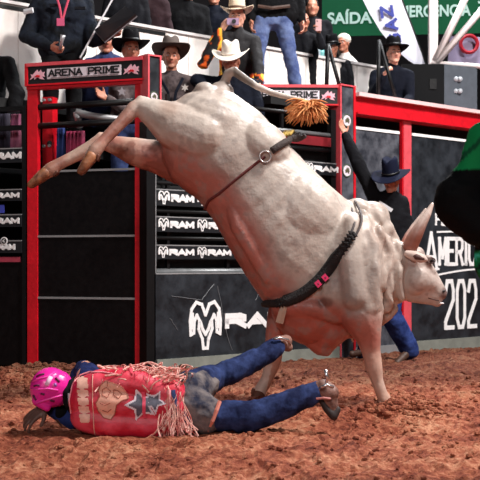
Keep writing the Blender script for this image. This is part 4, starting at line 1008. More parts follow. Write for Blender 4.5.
# officer with the black book
o, J, q = person('standing person in dark padded jacket with lanyard, holding a microphone over the left name board', at(62, 10.45, 2.02), (.25, -1, 0),
    {'shR': P(38, 4, 10.4), 'shL': P(86, 4, 10.5), 'elR': P(26, 36, 10.35), 'wrR': P(51, 47, 10.2), 'elL': P(93, 40, 10.4), 'wrL': P(112, 34, 10.3)}, shirt=fabric('padded_jacket', (26, 32, 44), (7, 8, 11), vscale=6), pants=K_black, boots=K_bootd, face=True, curl=(.9, .8), sleeve=.066, torso_r=.13)
mb = MB(); mb.tube([P(56, -6, 10.24), P(60, 8, 10.22), P(62, 22, 10.2)], .011, 6, flat=.4); mb.tube([P(70, -6, 10.25), P(66, 8, 10.22), P(62, 22, 10.2)], .011, 6, flat=.4); mb.build('lanyard', mat('lanyard_pink', (196, 60, 90), .6), o)
c_ = P(61, 22, 10.18); mb = MB(); mb.box(c_.x-.04, c_.x+.03, c_.y, c_.y+.01, c_.z-.035, c_.z+.035); mb.build('badge', mat('badge_pink', (190, 70, 110), .5), o)
mb = MB(); mb.tube([P(24, 12, 10.22), P(33, 10, 10.18)], .028, 6, flat=.4); mb.build('sleeve_mark', mat('mark_white', (210, 210, 214), .6), o)
for (px, py) in ((55, 5), (80, 8)):
    c_ = P(px, py, 10.25); mb = MB(); mb.box(c_.x-.05, c_.x+.05, c_.y-.005, c_.y+.02, c_.z-.012, c_.z+.012); mb.build('pocket_flap', K_char, o)
mic = MB(); a, b_ = P(60, 50, 10.12), P(63, 35, 10.10); mic.tube([a, a*.3+b_*.7, b_], [.014, .018, .026], 10); m_ = mic.build('microphone', mat('mic_grey', (170, 168, 172), .3, metal=.5), None, smooth=True); tagp(m_, 'grey handheld microphone in the hand above the left name board', 'microphone')
mb = MB(); A_, B_, C_, D_ = P(95, 31, 10.2), P(126, 7, 10.25), P(136, 15, 10.0), P(104, 41, 9.98); nn = (B_-A_).cross(D_-A_).normalized()*.012
mb.box8([p-nn for p in (A_, B_, C_, D_)]+[p+nn for p in (A_, B_, C_, D_)]); bo = mb.build('clipboard', mat('book_black', (20, 17, 20), .4), None); tagp(bo, 'black clipboard folder held up at an angle over the men in the chute', 'clipboard')
mb = MB(); mb.tube([A_+nn*1.4, B_+nn*1.4, C_+nn*1.4, D_+nn*1.4], .006, 6, closed=True); mb.build('folder_edge', mat('edge_grey', (110, 104, 108), .4), bo)
# man in white cap below the book
o, J, q = person('man in a white cap, face half hidden under the black clipboard', at(106, 10.9, 1.28), (.2, -1, 0), {'head': P(106, 41, 10.9), 'neck': P(107, 57, 10.92), 'shR': P(90, 66, 10.9), 'shL': P(125, 66, 10.95)}, H=1.9, shirt=K_jeand, pants=K_black, boots=K_bootd, skin='warm', look=(.2, -1, -.1))
h_ = Blob(); h_.ell(q(0, -.012, .05), [Vector((.098, 0, 0)), Vector((0, .105, 0)), Vector((0, 0, .085))]); h_.solid('cap', mat('cap_white', (226, 218, 216), .6), o, voxel=.01)
mb = MB(); mb.tube([P(80, 58, 10.15), P(112, 0, 10.4), P(118, -14, 10.5)], .009, 6); pl = mb.build('flag_stick', mat('stick', (190, 186, 190), .4)); tagp(pl, 'thin pale stick leaning behind the black clipboard', 'stick')
# black hat man
o, J, q = person('man in a black cowboy hat and starred grey vest behind the left name board', at(131, 10.5, 1.28), (.15, -1, 0), {'head': P(131, 50, 10.5), 'neck': P(131, 66, 10.53), 'elR': P(128, 112, 10.3), 'wrR': P(106, 98, 10.15), 'shR': P(114, 78, 10.53), 'shL': P(150, 78, 10.57)}, H=1.8, shirt=K_vest, pants=K_jeand, boots=K_boot, hat=H_black, band=N_band, skin='tan', look=(.35, -1, -.12), hatk=dict(curl=.03, brimw=.11, tilt=.22), curl=(.4, .5))
mb = MB(); c_ = P(122, 92, 10.2); poly_flat(mb, star(0, 0, .045), lambda u, v, n: c_+Vector((u, -n*5, v))); mb.build('star_patch', mat('patch_grey', (150, 144, 150), .6), o)
# grey hat man
o, J, q = person('smiling man in a grey felt cowboy hat and brown vest right of the corner column', at(171, 10.92, 1.28), (.1, -1, 0), {'head': P(171, 56, 10.92), 'neck': P(172, 76, 10.96), 'shR': P(150, 84, 10.97), 'shL': P(193, 84, 10.97), 'chest': P(171, 96, 11.00)}, H=1.82, shirt=K_vest, pants=K_jeand, boots=K_boot, hat=H_grey, band=N_brown, skin='tan', look=(.1, -1, -.16), beard=.35, hatk=dict(curl=.035, brimw=.12, crown=.12, tilt=.38))
mb = MB(); mb.tube([P(160, 78, 10.84), P(168, 92, 10.80), P(170, 110, 10.80)], .016, 6, flat=.5); mb.tube([P(183, 78, 10.84), P(176, 92, 10.80), P(173, 110, 10.80)], .016, 6, flat=.5); mb.build('collar', K_navy, o)
for (a, b_) in ((159, 90), (185, 88)):
    c_ = P(a, b_, 10.78); mb = MB(); poly_flat(mb, star(0, 0, .04, 6), lambda u, v, n: c_+Vector((u, -n*5, v))); mb.build('patch', mat('patch_pale', (176, 168, 162), .6), o)
# photographer with flame sleeves
K_fl = mat('flame_cloth', (18, 14, 14), .8, rgb2=(240, 110, 24), vscale=13, bump=.3, detail=1)
def flcol(V):
    n = fbm(V*12, 2); c = np.tile(np.array(lin((22, 20, 24))), (len(V), 1)); px = 240+F*V[:, 0]/V[:, 1]; py = HY-F*(V[:, 2]-CAMZ)/V[:, 1]
    arm = (px < 222)*(py < 80)+(px > 250)*(py > 74) > 0
    o1 = np.array(lin((236, 96, 20))); y1 = np.array(lin((248, 190, 60)))
    c[arm & (n > .44)] = o1; c[arm & (n > .60)] = y1; return c
o, J, q = person('kneeling photographer in a beige cowboy hat and black jacket with orange flame sleeves', at(236, 11.35, 2.60), (-.15, -1, 0), {'head': P(237, 16, 11.25), 'neck': P(238, 32, 11.3), 'chest': P(238, 52, 11.35), 'waist': P(238, 72, 11.4), 'pelvis': P(238, 86, 11.4), 'shR': P(219, 38, 11.3), 'shL': P(254, 42, 11.32), 'elR': P(203, 64, 11.15), 'wrR': P(222, 30, 11.02), 'elL': P(258, 64, 11.2), 'wrL': P(259, 84, 11.1),
    'hipR': P(229, 88, 11.4), 'hipL': P(248, 88, 11.4), 'knR': P(228, 96, 11.05), 'knL': P(250, 96, 11.05), 'anR': P(228, 97, 11.45), 'anL': P(250, 97, 11.45)},
    shirt=mat('flame_jacket', (0, 0, 0), .8, attr=True, bump=.4, bscale=12, bdist=.03), shirt_col=flcol, pants=K_black, boots=K_bootd, hat=H_beige, band=N_brown, skin='fair', look=(-.1, -1, -.22), hatk=dict(curl=.045, brimw=.10, tilt=.15), hn=(Vector((.4, .6, -.2)), None), curl=(.7, .6))
mb = MB(); c_ = P(233, 22, 10.98); mb.box(c_.x-.06, c_.x+.06, c_.y-.02, c_.y+.02, c_.z-.03, c_.z+.035); ph = mb.build('camera_phone', mat('phone_lilac', (150, 120, 150), .3)); tagp(ph, 'small lilac camera held before the face of the kneeling photographer', 'camera')
mb = MB(); mb.tube([c_+Vector((.01, -.02, 0)), c_+Vector((.01, -.04, 0))], .022, 12); mb.build('lens', N_band, ph)
# white hat man head down
o, J, q = person('man in a white cowboy hat looking down behind the bull\'s tail', at(232, 10.9, 1.28), (-.1, -1, 0), {'head': P(231, 61, 10.85), 'neck': P(234, 78, 10.95), 'shR': P(212, 84, 10.95), 'shL': P(252, 86, 10.95), 'elR': P(196, 80, 10.85), 'wrR': P(214, 96, 10.7), 'chest': P(233, 98, 10.95)}, H=1.86, shirt=K_navy, pants=K_jeand, boots=K_boot, hat=H_white, band=H_white, skin='tan', look=(-.15, -1, -.35), hatk=dict(curl=.05, brimw=.105))
# jeans man
o, J, q = person('standing person in blue jeans and black top on the catwalk, head out of frame', at(276, 11.75, 2.60), (.1, -1, 0), {'hipR': P(262, 20, 11.75), 'hipL': P(283, 20, 11.75), 'knR': P(257, 56, 11.7), 'knL': P(289, 50, 11.7), 'anR': P(258, 90, 11.8), 'anL': P(297, 92, 11.7)}, H=1.86, shirt=K_black, pants=K_jean, boots=K_boot, face=False, torso_r=.12)
mb = MB(); mb.tube([P(258, 6, 11.6), P(272, 8, 11.58), P(290, 6, 11.6)], .02, 6, flat=.5); mb.build('belt', K_boot, o)
# black figure at left edge
o, J, q = person('person in a black jacket cut off by the left edge of the frame', at(-20, 10.62, 1.40), (.5, -1, 0), {'shL': P(8, 64, 10.6), 'elL': P(17, 94, 10.5), 'wrL': P(12, 120, 10.42)}, shirt=K_black, pants=K_black, boots=K_bootd, hat=None, torso_r=.12, sleeve=.07, skin='tan')
# man by the equipment case
o, J, q = person('man in a black cowboy hat and dark shirt beside the grey equipment case', at(392, 12.4, 2.60), (-.1, -1, 0), {'elR': P(372, 84, 12.3), 'wrR': P(384, 70, 12.1)}, H=1.24*1.0+.0, shirt=K_navy, pants=K_black, boots=K_bootd, hat=H_black, band=N_band, skin='fair', look=(.15, -1, -.05)) if False else person('man in a black cowboy hat and dark shirt beside the grey equipment case', at(391, 12.35, 2.60), (-.1, -1, 0), {'head': P(394, 53, 12.3), 'neck': P(393, 67, 12.35), 'chest': P(391, 84, 12.4), 'waist': P(390, 96, 12.45), 'pelvis': P(390, 106, 12.45), 'shR': P(376, 76, 12.3), 'shL': P(408, 76, 12.4), 'elR': P(373, 96, 12.2), 'wrR': P(384, 75, 12.05), 'elL': P(410, 98, 12.35), 'wrL': P(404, 104, 12.15),
    'hipR': P(384, 108, 12.4), 'hipL': P(397, 108, 12.4), 'knR': P(384, 107, 12.15), 'knL': P(399, 107, 12.15), 'anR': P(383, 109, 12.5), 'anL': P(400, 109, 12.5)}, H=1.72, shirt=K_navy, pants=K_black, boots=K_bootd, hat=H_black, band=N_band, skin='fair', look=(.2, -1, -.05), curl=(1.0, .5), hatk=dict(curl=.015, brimw=.10, tilt=.2))
# spectators right of the jeans man
o, J, q = person('dark-haired spectator in a dark top holding up a phone behind the parapet', at(303, 13.5, 2.55), (.2, -1, 0), {'head': P(304, 21, 13.45), 'elL': P(322, 46, 13.2), 'wrL': P(319, 33, 13.15), 'shR': P(293, 40, 13.5), 'shL': P(317, 40, 13.5), 'neck': P(304, 34, 13.5), 'chest': P(304, 54, 13.5)}, H=1.5, shirt=K_char, pants=K_black, boots=K_bootd, skin='warm', look=(.3, -1, 0), curl=(.5, .9), group='spectators behind the parapet')
mb = MB(); c_ = P(318.5, 25, 13.1); mb.box(c_.x-.035, c_.x+.035, c_.y-.005, c_.y+.005, c_.z-.07, c_.z+.07); ph = mb.build('phone', mat('phone_pink', (216, 170, 170), .3)); tagp(ph, 'pale pink phone held up by the dark-haired spectator', 'phone')
mb = MB(); mb.ell(c_+Vector((-.015, -.007, .045)), Matrix.Identity(3)*.008, 8, 6); mb.build('lens', N_band, ph)
person('seated spectator in a black hat low behind the parapet', at(333, 13.9, 2.55), (-.2, -1, 0), {'head': P(332, 48, 13.8), 'neck': P(332, 60, 13.85)}, H=1.6, sit=1, shirt=K_char, pants=K_black, boots=K_bootd, skin='warm', hat=H_black, band=N_band, look=(-.5, -1, -.2), hatk=dict(curl=.01, brimw=.05), group='spectators behind the parapet')
o, J, q = person('seated spectator in white top and pale headscarf behind the parapet', at(346, 14.8, 2.55), (-.5, -1, 0), {'head': P(343, 43, 14.7), 'neck': P(345, 55, 14.75)}, H=1.75, sit=1, shirt=fabric('white_top', (226, 216, 212)), pants=K_black, boots=K_bootd, skin='warm', look=(-.6, -1, -.1), group='spectators behind the parapet')
h_ = Blob(); h_.ell(q(0, -.03, .05), [Vector((.10, 0, 0)), Vector((0, .10, 0)), Vector((0, 0, .085))]); h_.cap(q(0.05, -.06, .02), .06, q(.06, -.07, -.12), .05); h_.solid('headscarf', fabric('scarf', (222, 208, 196)), o, voxel=.012)
# dark spectators standing along the boards (heads above the frame)
for i, (px, Y, lab, m1, fx) in enumerate(((126, 12.6, 'dark-clothed spectator standing above the black clipboard', K_char, .1), (148, 12.9, 'spectator in brown-black clothes standing above the black cowboy hat', fabric('plum_fabric', (50, 34, 38)), -.2), (188, 13.25, 'spectator in black standing above the grey cowboy hat', K_black, .2), (214, 13.6, 'spectator in navy standing left of the beige cowboy hat', K_navy, 0), (312, 14.35, 'spectator in dark clothes standing at the back left of the green banner', K_char, 0), (4, 11.9, 'dark-clothed spectator above the left end of the boards', K_black, .2))):
    person(lab, at(px, Y, 2.55), (fx, -1, 0), {}, H=1.74+.03*i, shirt=m1, pants=K_black, boots=K_bootd, face=False, voxel=.018, handvox=.011, group='dark spectators standing behind the parapet')
# benches for the seated
mb = MB(); 
a = P(326, 0, 13.85); mb.box(a.x-.1, P(356, 0, 14.4).x+.2, 13.75, 15.0, 2.90, 2.95); mb.box(a.x-.1, a.x-.04, 13.8, 14.5, 2.55, 2.92); mb.box(P(356, 0, 14.4).x+.1, P(356, 0, 14.4).x+.16, 13.8, 14.5, 2.55, 2.92)
be = mb.build('bench', K_char, None); tagp(be, 'dark bench under the two seated spectators behind the parapet', 'bench')
# climbing cowboy behind the bull
o, J, q = person('cowboy in navy hat and black shirt reaching up the fence behind the bull', at(386, 10.75, 0), (-.55, -.85, 0), {'head': P(391, 180, 10.7), 'neck': P(391, 194, 10.78), 'shR': P(376, 200, 10.75), 'shL': P(402, 203, 10.85), 'chest': P(389, 216, 10.8), 'waist': P(388, 240, 10.8), 'pelvis': P(387, 258, 10.8), 'elR': P(360, 168, 10.8), 'wrR': P(345, 134, 10.9), 'elL': P(408, 232, 10.8), 'wrL': P(396, 255, 10.6),
    'hipR': P(380, 264, 10.8), 'hipL': P(395, 264, 10.8), 'knL': P(389, 312, 10.7), 'anL': P(410, 350, 10.75), 'toeL': P(397, 363, 10.6), 'knR': P(372, 312, 10.9), 'anR': P(366, 352, 11.0), 'toeR': P(352, 354, 10.9)}, H=1.72, shirt=fabric('black_shirt', (13, 13, 18)), pants=K_jeand if False else fabric('blue_denim', (24, 38, 84), (50, 68, 126), vscale=8), boots=K_boot, hat=H_navy, band=N_band, skin='tan', look=(-.45, -1, -.3), beard=.2, hatk=dict(curl=.02, brimw=.125, crown=.16, tilt=-.1), curl=(.25, .5), sleeve=.066, legk=1.5)
c_ = P(386, 207, 10.62); mb = MB(); mb.box8([c_+Vector(v) for v in ((-.08, .0, .03), (.05, .0, -.05), (.05, .02, -.05), (-.08, .02, .03), (-.06, .0, .06), (.07, .0, -.02), (.07, .02, -.02), (-.06, .02, .06))]); mb.build('chest_patch', mat('patch_white', (200, 200, 204), .6), o)
# bullfighter in green at the right edge
def grcol(V):
    px = 240+F*V[:, 0]/V[:, 1]; py = HY-F*(V[:, 2]-CAMZ)/V[:, 1]; c = np.tile(np.array(lin((14, 120, 66))), (len(V), 1)); n = fbm(V*6, 2)
    bl = (py > 172-(px-440)*.10)*(py < 252)*(px < 530); c[bl] = np.array(lin((3, 3, 5))); 
    s1 = ((py+px*.6) % 46 < 6) & ~bl & (py > 250); c[s1] = np.array(lin((10, 30, 30))); s2 = ((py+px*.6+12) % 46 < 4) & ~bl & (py > 250); c[s2] = np.array(lin((60, 190, 160)))
    s3 = (np.abs((py-150)+(px-470)*.9) < 3); c[s3 & (py < 172)] = np.array(lin((10, 70, 44))); return c*(.85+.3*n[:, None])
Yg = 4.6
o, J, q = person('person in a green and black jersey, elbow out, at the right edge of the frame', at(536, Yg, 0), (-.75, .66, 0), {'shL': P(485, 140, Yg), 'elL': P(460, 202, Yg+.02), 'wrL': P(500, 240, Yg-.05), 'shR': P(570, 140, Yg+.1), 'neck': P(534, 118, Yg+.05), 'head': P(528, 80, Yg+.08), 'chest': P(533, 180, Yg+.05), 'waist': P(530, 230, Yg+.05), 'pelvis': P(526, 262, Yg+.05), 'hipL': P(508, 268, Yg+.05), 'hipR': P(545, 268, Yg+.05), 'knL': P(516, 370, Yg), 'anL': P(528, 464, Yg), 'knR': P(566, 370, Yg+.1), 'anR': P(578, 462, Yg+.1), 'elR': P(600, 210, Yg+.1), 'wrR': P(600, 265, Yg)},
    H=1.80, shirt=mat('jersey', (0, 0, 0), .8, spec=.12, attr=True, bump=.35, bscale=8, bdist=.03), shirt_col=grcol, pants=mat('jersey_green', (14, 120, 66), .6, rgb2=(10, 84, 50), vscale=4, bump=.3), boots=K_bootd, sleeve=.104, torso_r=.13, look=(-.8, .6, -.1), hair=True, hatk=None, hat=H_black, band=N_band)
# ================================================================ FALLEN RIDER
RY = 6.08; rs = RY/F
def r3(px, py, d=0): return Vector(((px-240)/F*(RY), RY+d, CAMZ+(HY-py)/F*RY))
def RB(pts, b=None):
    b = b or Blob(); b.chain([(r3(x, y, d), r_*rs) for x, y, d, r_ in pts]); return b
rb = Blob()
hc = r3(50, 389, .0)
head_solid(rb, r3(51, 390, .03), Vector((-.45, .75, -.35)), Vector((-.85, -.35, .2)), .9)
RB([(62, 392, .03, 10), (72, 396, .03, 11)], rb); RB([(84, 392, .05, 17), (130, 404, .06, 20), (180, 405, .06, 19)], rb)
RB([(84, 380, .05, 10), (80, 372, .22, 8), (66, 384, .34, 6)], rb)
RB([(80, 418, .10, 9), (62, 424, .12, 7.5), (48, 409, .06, 4.6)], rb)
RB([(190, 412, .04, 15), (248, 416, 0, 11), (316, 396, .08, 7)], rb); RB([(192, 392, .1, 15), (212, 385, .34, 11)], rb); rb.chain([(r3(212, 385, .34), 11*rs), (P(275, 349, 6.6), 7*rs)])
V1 = rb.fuse(.009, 3)
hb = Blob(); hand(hb, r3(45, 408, .05), Vector((-.75, -.25, -.5)), Vector((-.3, .3, -1)), 1.12, .4, 1, .16)
V2 = hb.fuse(.0055, 2, .4); Vr, Fr_ = merge(V1, V2)
def ridercol(V):
    c = np.tile(np.array(lin((196, 140, 118))), (len(V), 1)); px = 240+V[:, 0]/rs; n = fbm(V*25, 3)
    hnd = (px < 60)*(V[:, 2] < r3(0, 399)[2]); c[hnd] = np.array(lin((96, 70, 62))); c = c*(.7+.6*n[:, None]); return np.clip(c, 0, 1)
rider = mesh_obj('person', Vr, Fr_, mat('skin', (0, 0, 0)), None, smooth=True, colfn=ridercol)
tagp(rider, 'fallen rider lying on the dirt in a pink helmet, red vest, jeans and boots', 'person')
K_blue = fabric('blue_shirt', (18, 26, 66), (40, 54, 108), vscale=8)
b = Blob(); RB([(88, 384, .06, 15), (84, 377, .16, 11), (76, 374, .26, 9), (66, 386, .34, 7)], b); RB([(84, 412, .08, 14), (70, 423, .12, 10), (56, 416, .1, 7.5), (50, 411, .07, 6.2)], b); RB([(90, 398, .07, 20), (150, 405, .08, 20), (186, 404, .08, 18)], b)
b.solid('shirt', K_blue, rider, voxel=.009, smooth=3, wr=(.007, 9))
b = Blob(); RB([(50, 411, .07, 6.6), (57, 414, .09, 8)], b); b.solid('cuff', K_black, rider, voxel=.006)
# vest: padded shell
b = Blob()
for (d, k) in ((0, 1), (.07, .95), (.13, .85)):
    for pts in ([(86, 388, 13), (100, 383, 14), (125, 382, 15), (150, 388, 15), (172, 393, 15)], [(83, 400, 14), (110, 400, 17), (140, 404, 17), (173, 406, 16)], [(86, 416, 14.5), (104, 421, 15), (130, 422, 15), (155, 423, 15), (172, 420, 14)]):
        RB([(x, y, d-.03, r_*k) for x, y, r_ in pts], b)
VV, VF = b.fuse(.009, 6); VV = wrinkle(VV, VF, .004, 4)

def vestcol(V):
    px = 240+V[:, 0]/rs; py = HY-(V[:, 2]-CAMZ)/rs; n = fbm(V*14, 3); c = np.tile(np.array(lin((196, 22, 52))), (len(V), 1)); c = c+(np.array(lin((222, 70, 92)))-c)*np.clip((n-.45)*4, 0, 1)[:, None]
    return c
vest = mesh_obj('vest', VV, VF, mat('vest_red', (0, 0, 0), .5, attr=True, bump=.3, bscale=18, bdist=.02, var=.12, vscale=12), rider, smooth=True, colfn=vestcol)
VT = BVHTree.FromPolygons([Vector(v) for v in VV], VF)
def onvest(px, py, off=.003):
    o_ = Vector(((px-240)*rs, RY-2, CAMZ+(HY-py)*rs)); h, n_, i, dd = VT.ray_cast(o_, Vector((0, 1, 0))); return h+n_*off if h else Vector(((px-240)*rs, RY, CAMZ+(HY-py)*rs))
def decal_lines(name, polys, th, m, parent, off=.003):
    mb = MB()
    for pl in polys:
        fine = []
        for (a, c_) in zip(pl, pl[1:]):
            k = max(1, int(math.hypot(c_[0]-a[0], c_[1]-a[1])/3)); fine += [(a[0]+(c_[0]-a[0])*i/k, a[1]+(c_[1]-a[1])*i/k) for i in range(k)]
        fine.append(pl[-1]); mb.tube([onvest(x, y, off) for x, y in fine], th*rs, 5)
    return mb.build(name, m, parent)
def decal_fill(name, poly, m, parent, off=.004):
    """flat print following the vest: grid cells whose middle lies inside the outline"""
    def inside(x, y):
        c = False; n = len(poly); j = n-1
        for i in range(n):
            if ((poly[i][1] > y) != (poly[j][1] > y)) and x < (poly[j][0]-poly[i][0])*(y-poly[i][1])/(poly[j][1]-poly[i][1]+1e-9)+poly[i][0]: c = not c
            j = i
        return c
    st_ = .8; x0 = min(p[0] for p in poly); x1 = max(p[0] for p in poly); y0 = min(p[1] for p in poly); y1 = max(p[1] for p in poly); V = []; Fc = []; id_ = {}
    def vid(i, j):
        if (i, j) not in id_: id_[(i, j)] = len(V); V.append(onvest(x0+i*st_, y0+j*st_, off))
        return id_[(i, j)]
    for i in range(int((x1-x0)/st_)+1):
        for j in range(int((y1-y0)/st_)+1):
            if inside(x0+(i+.5)*st_, y0+(j+.5)*st_): Fc.append((vid(i, j), vid(i, j+1), vid(i+1, j+1), vid(i+1, j)))
    return mesh_obj(name, V, Fc, m, parent, smooth=True)
M_cream = mat('print_cream', (232, 178, 160), .6, var=.15, vscale=60); M_tan = mat('print_tan', (230, 168, 146), .6, var=.2, vscale=40)
for i, (y0, y1) in enumerate(((377, 386), (388, 394), (396, 402), (404, 410), (412, 419))):
    decal_fill('back_patch', [(79+i*.8, y0), (84+i*.8, y0-1.2), (90+i*.6, y0), (91+i*.5, y1), (84+i*.8, y1+1), (80+i*.8, y1)], M_cream, vest)
decal_fill('back_emblem', [(103, 383), (108, 379), (116, 381), (124, 384), (129, 391), (131, 396), (124, 398), (119, 402), (117, 411), (113, 417), (106, 415), (101, 408), (99, 400), (103, 394), (101, 388)], M_tan, vest)
decal_lines('emblem_outline', [[(103, 383), (108, 379), (116, 381), (124, 384), (129, 391), (131, 396), (124, 398), (119, 402), (117, 411), (113, 417), (106, 415), (101, 408), (99, 400), (103, 394), (101, 388), (103, 383)], [(105, 387), (109, 385), (113, 389), (110, 395), (105, 393), (105, 387)], [(116, 387), (120, 388), (124, 392), (121, 396), (116, 393), (116, 387)], [(103, 400), (108, 402), (113, 400)], [(105, 407), (110, 409), (114, 406)], [(110, 379.5), (110, 384)]], .5, mat('print_dark', (170, 96, 80), .6), vest, .005)
S1 = star(143, 402, 17, 5, .48, math.pi); S2 = star(156, 399, 12, 5, .5, .2)
decal_fill('star_patch', S1, mat('print_white', (226, 214, 224), .5), vest, .005); decal_fill('star_centre', star(143, 402, 12.5, 5, .48, math.pi), mat('print_slate', (84, 84, 100), .5, var=.4, vscale=60), vest, .008)
decal_fill('star_patch', S2, mat('print_white', (0, 0, 0)), vest, .007); decal_fill('star_centre', star(156, 399, 8.5, 5, .5, .2), mat('print_slate', (0, 0, 0)), vest, .010)
decal_fill('star_stripe', [(143.5, 389), (147, 389), (148, 415), (145, 415)], mat('print_pink', (226, 70, 100), .5), vest, .011)
decal_lines('seam', [[(95, 373), (95.5, 400), (97, 432)]], .45, M_cream, vest); decal_lines('piping', [[(73, 412), (72, 398), (74, 384), (80, 375), (90, 371.5), (104, 371), (120, 373)]], .8, mat('piping_pink', (240, 150, 160), .5), vest)
# collar roll
b = Blob(); RB([(70, 384, .0, 4.5), (67.5, 392, -.03, 5), (68.5, 402, -.02, 5), (72, 411, .03, 4.5)], b); RB([(70, 384, .0, 4.5), (74, 381, .12, 4)], b); b.solid('collar', K_black, rider, voxel=.006)
mb = MB(); mb.tube([r3(70.5, 392, -.062), r3(70.8, 403, -.055)], 1.1*rs, 6); mb.build('collar_label', mat('label_grey', (180, 180, 190), .6), rider)
# helmet
b = Blob(); cH = r3(49, 388, .02); 
ax = Vector((-.86, -.1, .28)).normalized(); ay = Vector((0, 1, 0)); az = ax.cross(ay).normalized()
b.ell(cH, [ax*.108, ay*.098, az*.115]); b.ell(cH+Vector((.035, 0, -.005)), [ax*.095, ay*.092, az*.105]); b.cap(r3(38, 400, -.03), .030, r3(48, 407, -.03), .022)
HV, HF = b.fuse(.007, 3); helm = mesh_obj('helmet', HV, HF, mat('helmet_pink', (226, 36, 150), .28, var=.12, vscale=8), rider, smooth=True)
HT = BVHTree.FromPolygons([Vector(v) for v in HV], HF)
def onh(px, py, off=.002):
    h, n_, i, dd = HT.ray_cast(Vector(((px-240)*rs, RY-2, CAMZ+(HY-py)*rs)), Vector((0, 1, 0))); return (h+n_*off) if h else None
def hline(name, pts, r_, m, off=.002, parent=None):
    p = [onh(*q_, off) for q_ in pts]; p = [v for v in p if v]
    if len(p) > 1: mb = MB(); mb.tube(p, r_*rs, 7); return mb.build(name, m, parent or helm, smooth=True)
M_vent = mat('vent_dark', (84, 6, 54), .6)
for pts in ([(38, 376), (42, 374), (46, 373)], [(36, 385), (39, 384), (42, 384)], [(43, 392), (47, 393)], [(52, 399), (56, 400)], [(57, 377), (61, 381)], [(35, 394), (38, 399)]): hline('vent', pts, 1.1, M_vent, .001)
for pts in ([(34, 381), (40, 378), (48, 376), (56, 372)], [(33, 388), (42, 388), (50, 387), (60, 389)], [(38, 402), (46, 399), (56, 396), (64, 394)]): hline('ridge', pts, 1.1, mat('helmet_ridge', (240, 70, 172), .3), .001)
hline('helmet_sticker', [(49, 384), (51, 379), (53, 375.5)], 2.6, mat('sticker_white', (240, 200, 228), .4), -.006)
hline('helmet_logo', [(56, 384), (58.5, 383)], 2.2, mat('sticker_lilac', (150, 90, 170), .4), -.006)
# jeans with chaps
K_jr = fabric('rider_denim', (14, 22, 54), (48, 62, 106), vscale=8)
b = Blob(); RB([(184, 398, .05, 17), (190, 412, .02, 19), (216, 416, -.01, 16), (250, 417, 0, 14.5), (285, 406, .04, 12.5), (317, 394, .08, 10.5)], b)
RB([(186, 390, .08, 16), (200, 386, .2, 15), (214, 384, .34, 13)], b); b.chain([(r3(214, 384, .34), 13*rs), (P(244, 366, 6.5), 11.5*rs), (P(276, 348, 6.6), 10*rs)])
b.solid('jeans', K_jr, rider, voxel=.009, smooth=3, wr=(.010, 7, (1.6, 1, 1)))
K_chap = fabric('chaps_leather', (40, 42, 58), (122, 112, 110), vscale=7)
b = Blob(); RB([(186, 402, .03, 20), (206, 414, -.01, 19)], b); RB([(188, 392, .07, 18), (202, 388, .2, 16)], b); b.solid('chaps', K_chap, rider, voxel=.009, smooth=3, wr=(.009, 9))
mb = MB(); mb.tube([r3(168, 378, -.02), r3(170, 390, -.10), r3(172, 408, -.10), r3(172, 424, -.06)], 3.6*rs, 8, flat=.8); mb.build('belt', mat('belt_pale', (226, 140, 146), .6), rider, smooth=True)
mb = MB(); mb.tube([r3(174, 388, -.10), r3(177, 406, -.115), r3(176, 424, -.08)], 2.6*rs, 8); mb.build('shirt_hem', K_jeand, rider, smooth=True)
mb = MB(); mb.tube([r3(220, 400, -.07), r3(217, 408, -.10), r3(213, 418, -.11), r3(208, 428, -.07)], 2.2*rs, 6); mb.build('chap_strap', mat('strap_tan', (200, 120, 104), .6), rider)
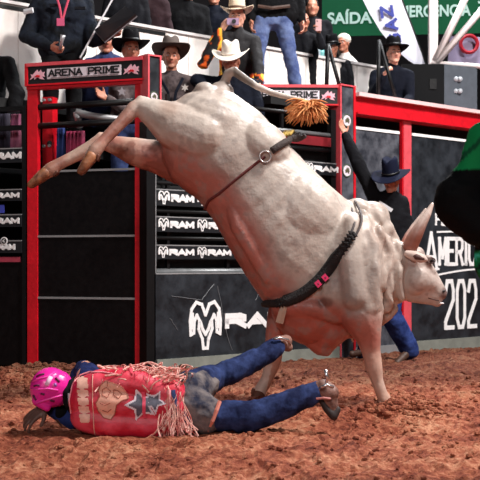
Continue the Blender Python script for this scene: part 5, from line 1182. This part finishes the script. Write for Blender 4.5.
# fringe of the chaps
fm = MB(); fr2 = random.Random(11)
def ribbon(a, b_, sag, w_):
    m1 = a*.6+b_*.4+Vector((fr2.uniform(-.05, .05), fr2.uniform(-.04, .04), sag)); m2 = a*.25+b_*.75+Vector((fr2.uniform(-.04, .04), fr2.uniform(-.04, .04), sag*.6))
    pts = []
    for k in range(7): u = k/6; pts.append(a*(1-u)**3+m1*3*u*(1-u)**2+m2*3*u*u*(1-u)+b_*u**3)
    fm.tube(pts, w_, 4, flat=.45)
for i in range(170):
    a = r3(fr2.uniform(110, 186), fr2.uniform(371, 384), fr2.uniform(-.10, .12)); e = r3(min(192, max(98, (240+a.x/rs)+fr2.uniform(-34, 26))), fr2.uniform(364, 390), fr2.uniform(-.14, .12)); ribbon(a, e, fr2.uniform(.0, .07), fr2.uniform(.003, .0062))
for i in range(60):
    a = r3(fr2.uniform(166, 186), fr2.uniform(386, 420), fr2.uniform(-.13, -.09)); e = r3(fr2.uniform(150, 200), fr2.uniform(424, 437), fr2.uniform(-.20, -.08)); ribbon(a, e, fr2.uniform(-.01, .03), fr2.uniform(.002, .0042))
fo = fm.build('fringe', mat('fringe_pink', (196, 92, 86), .6, rgb2=(244, 206, 192), vscale=30), rider); fo['kind'] = 'stuff'
# boots and spurs
b = Blob(); RB([(311, 396, .08, 10), (322, 391, .07, 9.5), (329, 393, .06, 9.5)], b); RB([(327, 392, .06, 9), (331, 402, .05, 8), (334, 411, .04, 5.5)], b); RB([(324, 388, .06, 8), (331, 394, .05, 9)], b)
bt = b.solid('boot', mat('boot_brown', (92, 62, 54), .5, rgb2=(140, 100, 88), vscale=16, bump=.4), rider, voxel=.007, smooth=2)
b = Blob(); RB([(322, 401, .04, 3.4), (328, 410, .03, 4.4), (334, 417, .02, 4.2), (338, 410, .03, 3.5)], b); b.solid('sole', mat('sole_dark', (40, 26, 24), .7), bt, voxel=.007)
mb = MB(); mb.tube([r3(319, 388, -.02), r3(326, 384, -.035), r3(333, 387, -.02)], 1.6*rs, 6); mb.tube([r3(326, 385, -.03), r3(326.5, 376, -.03), r3(325, 369, -.03)], [1.6*rs, 1.5*rs, 1.9*rs], 6); mb.build('spur', M_chrome, bt, smooth=True)
mb = MB(); mb.tube([r3(316, 398, -.03), r3(323, 397, -.04), r3(330, 398, -.035)], 1.3*rs, 6); mb.build('boot_strap', mat('strap_pinkish', (176, 110, 104), .6), bt)
b = Blob(); b.chain([(P(274, 348, 6.62), .055), (P(281, 343, 6.7), .045), (P(286, 341, 6.85), .040)]); b.chain([(P(279, 342, 6.62), .04), (P(288, 347, 6.68), .03)])
bt2 = b.solid('boot', mat('boot_tan', (150, 112, 100), .5, rgb2=(96, 64, 56), vscale=16, bump=.4), rider, voxel=.007, smooth=2)
mb = MB(); mb.tube([P(273, 339, 6.55), P(279, 338, 6.55), P(288, 340, 6.6), P(290, 345, 6.62)], .009, 6); mb.build('spur', M_chrome, bt2, smooth=True)
